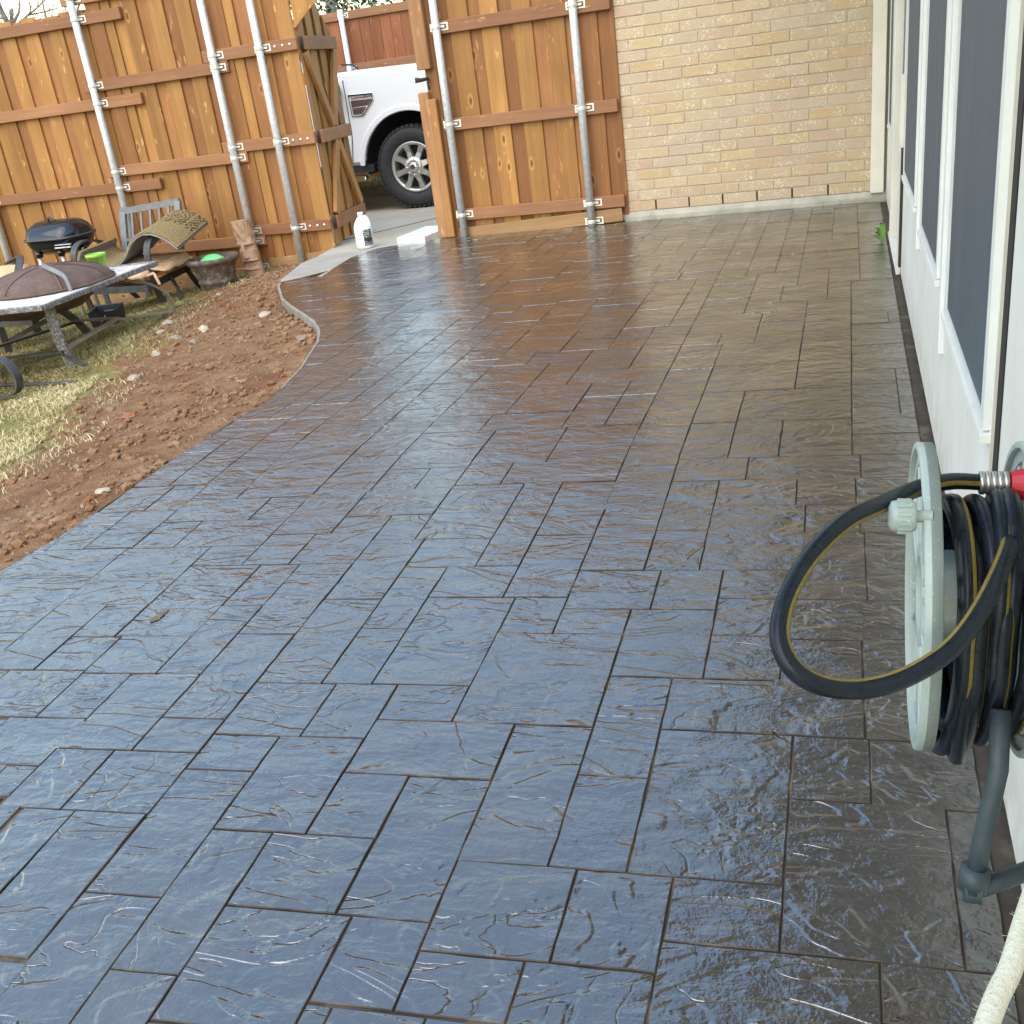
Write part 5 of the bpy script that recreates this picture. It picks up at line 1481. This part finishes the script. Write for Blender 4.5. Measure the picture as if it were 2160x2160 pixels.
# ================================================================== TREES AND WEED
MAT['bark'] = basic('grey_bark', (0.26, 0.21, 0.175), (0.15, 0.12, 0.10), 0.9, 0, 20, 0.6, 60)
MAT['leaf'] = basic('dark_evergreen_leaf', (0.055, 0.095, 0.045), (0.025, 0.05, 0.025), 0.55, 0, 3)
bt = thing('bare_tree', 'leafless tree with thin grey branches above the top left of the fence', 'tree', (-9.9, 11.8, -0.3))
Rt = random.Random(17)
m = MB(); m.tube(smoothpath([(-9.9, 11.8, -0.3), (-9.85, 11.8, 0.8), (-9.95, 11.8, 1.7)], 5), [0.11 - 0.003 * i for i in range(11)], 10); m.build('trunk', MAT['bark'], bt)
tw = MB()
def branch(p, d, L, r, depth):
    pts = [p]; q = p.copy(); dd = d.copy()
    n = 5
    for i in range(n):
        dd = (dd + Vector((Rt.uniform(-.22, .22), Rt.uniform(-.22, .22), Rt.uniform(-.12, .16)))).normalized()
        q = q + dd * L / n; pts.append(q.copy())
    tw.tube(pts, [r * (1 - 0.55 * i / n) for i in range(n + 1)], 6 if depth < 2 else 4)
    if depth >= 4: return
    for k in range(4 if depth < 3 else 3):
        i = Rt.randint(1, n)
        nd = (dd * 0.8 + Vector((Rt.uniform(-1, 1), Rt.uniform(-1, 1), Rt.uniform(-0.4, 0.7)))).normalized()
        branch(pts[i], nd, L * Rt.uniform(0.45, 0.72), r * 0.5, depth + 1)
for d in ((1.0, -0.15, 0.55), (0.9, 0.1, 0.32), (-0.6, 0.3, 0.8), (0.2, -0.4, 1.0), (0.5, 0.5, 0.8)):
    branch(Vector((-9.95, 11.8, 1.62)), Vector(d).normalized(), 1.35, 0.042, 0)
tw.build('branches', MAT['bark'], bt)

et = thing('evergreen_tree', 'dark leafy evergreen tree rising behind the far driveway fence', 'tree', (-8.0, 16.6, -0.3))
m = MB(); m.tube([(-8.0, 16.6, -0.3), (-8.05, 16.6, 1.2), (-7.9, 16.6, 2.6)], [0.16, 0.13, 0.08], 10)
for k in range(10):
    a = Rt.uniform(0, 6.28); m.tube([(-8, 16.6, 1.1 + 0.08 * k), (-8 + 0.9 * math.cos(a), 16.6 + 0.7 * math.sin(a), 1.7 + 0.09 * k)], [0.05, 0.015], 6)
m.build('trunk', MAT['bark'], et)
m = MB()
for _ in range(5200):
    th = Rt.uniform(0, 6.283); u = Rt.uniform(-1, 1); rr_ = Rt.random() ** 0.4
    s_ = math.sqrt(1 - u * u)
    c0 = Vector((-7.9 + 2.1 * rr_ * s_ * math.cos(th), 16.6 + 1.2 * rr_ * s_ * math.sin(th), 2.05 + 0.8 * rr_ * u))
    if mnoise.noise(c0 * 1.7) < -0.16: continue
    d = Vector((Rt.uniform(-1, 1), Rt.uniform(-1, 1), Rt.uniform(-1, 0.6))).normalized(); e = d.orthogonal().normalized()
    e = Matrix.Rotation(Rt.uniform(0, 6.28), 3, d) @ e; L = Rt.uniform(0.07, 0.13)
    m.add([c0, c0 + d * L * .5 + e * L * .26, c0 + d * L, c0 + d * L * .5 - e * L * .26], [(0, 1, 2, 3)])
m.build('crown', MAT['leaf'], et)

MAT['weed'] = basic('weed_leaf', (0.20, 0.36, 0.07), (0.12, 0.26, 0.05), 0.5, 0, 10)
wd = thing('weed', 'green weed sprouting between the patio and the white wall', 'weed', (0.222, 6.55, 0.0))
for k in range(9):
    a = math.radians(100 + 20 * k + Rt.uniform(-10, 10)); L = Rt.uniform(0.07, 0.14); h = Rt.uniform(0.05, 0.16); y_ = 6.40 + 0.05 * (k % 4)
    b = Vector((0.205, y_, 0.0)); d = Vector((math.cos(a), math.sin(a), 0))
    tip = b + d * L + Vector((0, 0, h)); md = b + d * L * .55 + Vector((0, 0, h * .9)); s_ = Vector((-d.y, d.x, 0.2)) * 0.016
    m = MB(); m.add([b, md + s_, tip, md - s_, md + Vector((0, 0, 0.004))], [(0, 1, 4), (1, 2, 4), (2, 3, 4), (3, 0, 4)]); m.build('leaf', MAT['weed'], wd)

# ================================================================== HOSE REEL
def reelplastic():
    k = N('pale_sage_plastic'); v = k.coords((1, 1, 1), 0)
    f = k.noise(v, 35, 4, 0.7); g = k.noise(v, 6, 3, 0.6)
    c = k.ramp(g, [(0.3, (0.33, 0.385, 0.345)), (0.7, (0.43, 0.475, 0.43))])
    sp = k.ramp(k.noise(v, 260, 2, 0.5), [(0.64, (0, 0, 0)), (0.72, (1, 1, 1))])
    k.set('Base Color', k.mix(k.math('MULTIPLY', sp, 0.5), c, (0.75, 0.78, 0.72))); k.set('Roughness', k.map(f, 0.3, 0.7, 0.3, 0.5)); k.bump(f, 0.1, 0.002); return k.m
MAT['reel'] = reelplastic()
def tubeplastic():
    k = N('slate_green_tube'); v = k.coords((1, 1, 1), 0); f = k.noise(v, 40, 4, 0.7)
    k.set('Base Color', k.ramp(f, [(0.3, (0.024, 0.036, 0.043)), (0.7, (0.044, 0.062, 0.07))])); k.set('Roughness', 0.5); return k.m
MAT['tube'] = tubeplastic()
def hosemat():
    k = N('black_rubber_hose'); v = k.coords((1, 1, 1), 0)
    f = k.noise(v, 120, 3, 0.7)
    k.set('Base Color', k.ramp(f, [(0.3, (0.005, 0.008, 0.012)), (0.7, (0.012, 0.017, 0.024))])); k.set('Roughness', k.map(f, 0.3, 0.7, 0.25, 0.4)); k.set('Specular IOR Level', 0.28); k.bump(f, 0.1, 0.001); return k.m
MAT['hose'] = hosemat()
MAT['yellow'] = basic('mustard_stripe', (0.27, 0.19, 0.03), (0.17, 0.115, 0.015), 0.5, 0, 200)
MAT['brass'] = basic('aged_nickel_coupling', (0.62, 0.58, 0.52), (0.42, 0.39, 0.34), 0.3, 0.8, 60)
MAT['red'] = basic('red_plastic_coupling', (0.66, 0.03, 0.045), (0.55, 0.02, 0.03), 0.4, 0, 10)
RX, RY_, RZ = 0.085, 1.156, 0.571
reel = thing('hose_reel', 'pale green hose reel mounted low on the white house wall', 'hose reel', (0.14, RY_, RZ))
def flange(x, t, nm_, sx):
    m = MB(); c = (0, RY_, RZ)
    def ring(r0, r1, xa, xb, n=64):
        m.lathe([(r0, xa), (r1, xa), (r1, xb), (r0, xb), (r0, xa)], n, c, 'x')
    ring(0.160, 0.184, x, x + t)
    ring(0.176, 0.184, x - 0.006 * sx, x + t)
    ring(0.048, 0.064, x, x + t)
    m.lathe([(0.0, x + t * .5), (0.05, x + t * .5)], 32, c, 'x')
    for k in range(8):
        a = 2 * math.pi * (k + 0.3) / 8
        ca, sa = math.cos(a), math.sin(a)
        for s_ in (-1, 1):
            p0 = Vector((x + t / 2, RY_ + 0.06 * math.cos(a + s_ * .18), RZ + 0.06 * math.sin(a + s_ * .18)))
            p1 = Vector((x + t / 2, RY_ + 0.163 * math.cos(a + s_ * .13), RZ + 0.163 * math.sin(a + s_ * .13)))
            m.tube([p0, p1], 0, n=4, flat=(0.012, t * 0.9))
        am_ = [0.075, 0.155]
        q = []
        for rad in am_:
            for s_ in (-1, 1):
                q.append((rad, a + s_ * 0.12))
        vs = [(x + t * .55, RY_ + r_ * math.cos(b), RZ + r_ * math.sin(b)) for r_, b in q]
        if k % 2 == 0: m.add(vs, [(0, 1, 3, 2)])
    return m.build('flange', MAT['reel'], reel, 0.0015)
flange(RX, 0.013, 'o', 1)
flange(0.196, 0.014, 'i', 1)
m = MB(); m.lathe([(0.055, RX + 0.012), (0.055, 0.198)], 32, (0, RY_, RZ), 'x'); m.build('drum', MAT['reel'], reel)
# crank knob on the outer flange
ky, kz = 1.055, 0.722
m = MB(); prof_ = [(0.0, 0.044), (0.010, 0.044), (0.0160, 0.047), (0.0172, 0.052), (0.0172, 0.068), (0.0145, 0.072), (0.007, 0.0725), (0.006, 0.088)]
m.lathe(prof_, 28, (0, ky, kz), 'x')
for k in range(12):
    a = 2 * math.pi * k / 12
    m.box((0.060, ky + 0.0172 * math.cos(a), kz + 0.0172 * math.sin(a)), (0.014, 0.0035, 0.003), Matrix.Rotation(a, 3, 'X'))
m.build('crank_knob', MAT['reel'], reel)
m = MB(); m.tube([(0.165, 1.03, 0.50), (0.163, 1.002, 0.44), (0.150, 0.982, 0.355), (0.142, 0.970, 0.305)], 0.0108, 16); m.tube([(0.150, 0.972, 0.295), (0.175, 0.992, 0.291), (0.262, 1.055, 0.287)], 0.0108, 16); m.build('support_tube', MAT['tube'], reel)
m = MB(); m.tube([(0.1445, 0.974, 0.322), (0.1405, 0.968, 0.296)], 0.0165, 16); m.lathe([(0.0, 0.131), (0.0165, 0.132), (0.017, 0.140), (0.017, 0.150)], 16, (0, 0.969, 0.296), 'x'); m.build('elbow', MAT['tube'], reel)
m = MB(); m.bb(0.235, 0.2555, RY_ - 0.05, RY_ + 0.05, RZ - 0.12, RZ + 0.12); m.bb(0.21, 0.236, RY_ - 0.02, RY_ + 0.02, RZ - 0.02, RZ + 0.02); m.build('wall_bracket', MAT['reel'], reel, 0.004)

hose = thing('garden_hose', 'black garden hose with a mustard stripe coiled on the reel with one loop hanging out', 'hose', (0.14, RY_, RZ))
HR = 0.0099
def hose_run(path, name='coil', ph=0.0, r=HR, aim=None):
    m = MB(); m.tube(path, r, 14); h = m.build(name, MAT['hose'], hose)
    # stripe: ribbon following the surface
    P = [Vector(p) for p in path]; vs = []; prev = None
    for k in range(len(P)):
        t = (P[min(k + 1, len(P) - 1)] - P[max(k - 1, 0)]).normalized()
        if prev is None:
            up = Vector((0, 0, 1)) if abs(t.z) < 0.9 else Vector((0, 1, 0)); u = t.cross(up).normalized()
        else: u = (prev - t * prev.dot(t)).normalized()
        prev = u; w_ = t.cross(u)
        if aim is not None:
            dv = aim(P[k]); ph = math.atan2(dv.dot(w_), dv.dot(u))
        for a in (-0.28, 0.0, 0.28):
            q = ph + a
            vs.append(P[k] + (u * math.cos(q) + w_ * math.sin(q)) * (r * (1.025 if a == 0 else 1.012)))
    s = MB(); n = len(P)
    s.add(vs, [(3 * k + j, 3 * k + 3 + j, 3 * k + 4 + j, 3 * k + 1 + j) for k in range(n - 1) for j in (0, 1)], True)
    s.build('stripe', MAT['yellow'], h)
Rh = random.Random(6)
for k in range(10):
    x = 0.112 + 0.0086 * k + Rh.uniform(-0.003, 0.003)
    top = Rh.uniform(0.072, 0.125); bot = Rh.uniform(0.19, 0.215) if k in (0, 2, 3) else (Rh.uniform(0.15, 0.18) if k % 2 else Rh.uniform(0.11, 0.15))
    wd_ = Rh.uniform(0.085, 0.125); pts = []
    sk_ = Rh.uniform(-0.014, 0.014)
    for i in range(28):
        a = 2 * math.pi * i / 28
        c_, s_ = math.cos(a), math.sin(a)
        pts.append((x + sk_ * c_ + 0.004 * s_, RY_ + wd_ * c_ - 0.012 * (s_ < 0), RZ + (top if s_ > 0 else bot) * s_))
    pts = smoothpath(pts, 2, True); pts.append(pts[0])
    hose_run(pts, 'coil', Rh.uniform(2.2, 4.6))
loop = [(0.189, 1.208, 0.690), (0.170, 1.212, 0.692), (0.147, 1.207, 0.697), (0.115, 1.185, 0.707), (0.078, 1.145, 0.715), (0.038, 1.069, 0.730), (-0.001, 1.009, 0.735), (-0.035, 0.955, 0.719), (-0.055, 0.903, 0.698), (-0.059, 0.868, 0.676), (-0.046, 0.851, 0.655), (-0.021, 0.852, 0.637), (0.013, 0.870, 0.623), (0.044, 0.883, 0.624), (0.075, 0.907, 0.628), (0.102, 0.933, 0.637), (0.126, 0.97, 0.650), (0.148, 1.02, 0.664), (0.167, 1.08, 0.672), (0.176, 1.13, 0.668), (0.178, 1.18, 0.650)]
hose_run(smoothpath(loop, 8), 'hanging_loop', aim=lambda p: (Vector((0.045, 1.0, 0.672)) - p).normalized() * 0.8 + Vector((0.0, -0.75, 0.6)) * 0.75)
m = MB()
for i in range(5):
    x = 0.150 + 0.0065 * i; m.lathe([(0.0125, x), (0.0140, x + 0.001), (0.0140, x + 0.005), (0.0125, x + 0.0062)], 18, (0, 1.209, 0.695), 'x')
m.build('coupling', MAT['brass'], hose)
m = MB(); m.lathe([(0.0115, 0.1835), (0.0155, 0.184), (0.0165, 0.188), (0.019, 0.197), (0.019, 0.199), (0.010, 0.199)], 12, (0, 1.209, 0.693), 'x', smooth=False); m.build('red_collar', MAT['red'], hose)
MAT['cream'] = basic('cream_woven_jacket', (0.72, 0.68, 0.54), (0.60, 0.56, 0.43), 0.85, 0, 12, 0.4, 160)
cream = thing('fabric_hose', 'cream woven hose with a frayed edge hanging at the lower right corner', 'hose', (0.15, 0.8, 0.4))
cp = smoothpath([(0.262, 1.02, 0.42), (0.226, 0.96, 0.418), (0.192, 0.885, 0.408), (0.169, 0.825, 0.398), (0.151, 0.775, 0.388), (0.136, 0.745, 0.380), (0.124, 0.716, 0.372), (0.108, 0.67, 0.36), (0.10, 0.62, 0.30), (0.11, 0.6, 0.15), (0.12, 0.6, 0.012)], 7)
m = MB(); m.tube(cp, 0.0106, 14); m.build('jacket', MAT['cream'], cream)
m = MB(); Rz = random.Random(9)
for _ in range(190):
    k = Rz.randint(18, 48); p = cp[k]; a = Rz.uniform(0, 6.28)
    t = (cp[k + 1] - cp[k - 1]).normalized(); u = t.orthogonal().normalized(); w_ = t.cross(u)
    d = u * math.cos(a) + w_ * math.sin(a)
    b = p + d * 0.0103; e = b + d * Rz.uniform(0.001, 0.0035) + Vector((Rz.uniform(-.003, .003), Rz.uniform(-.003, .003), Rz.uniform(-.002, .003)))
    m.tube([b, e], [0.00028, 0.00012], 3)
m.build('frayed_threads', MAT['cream'], cream)
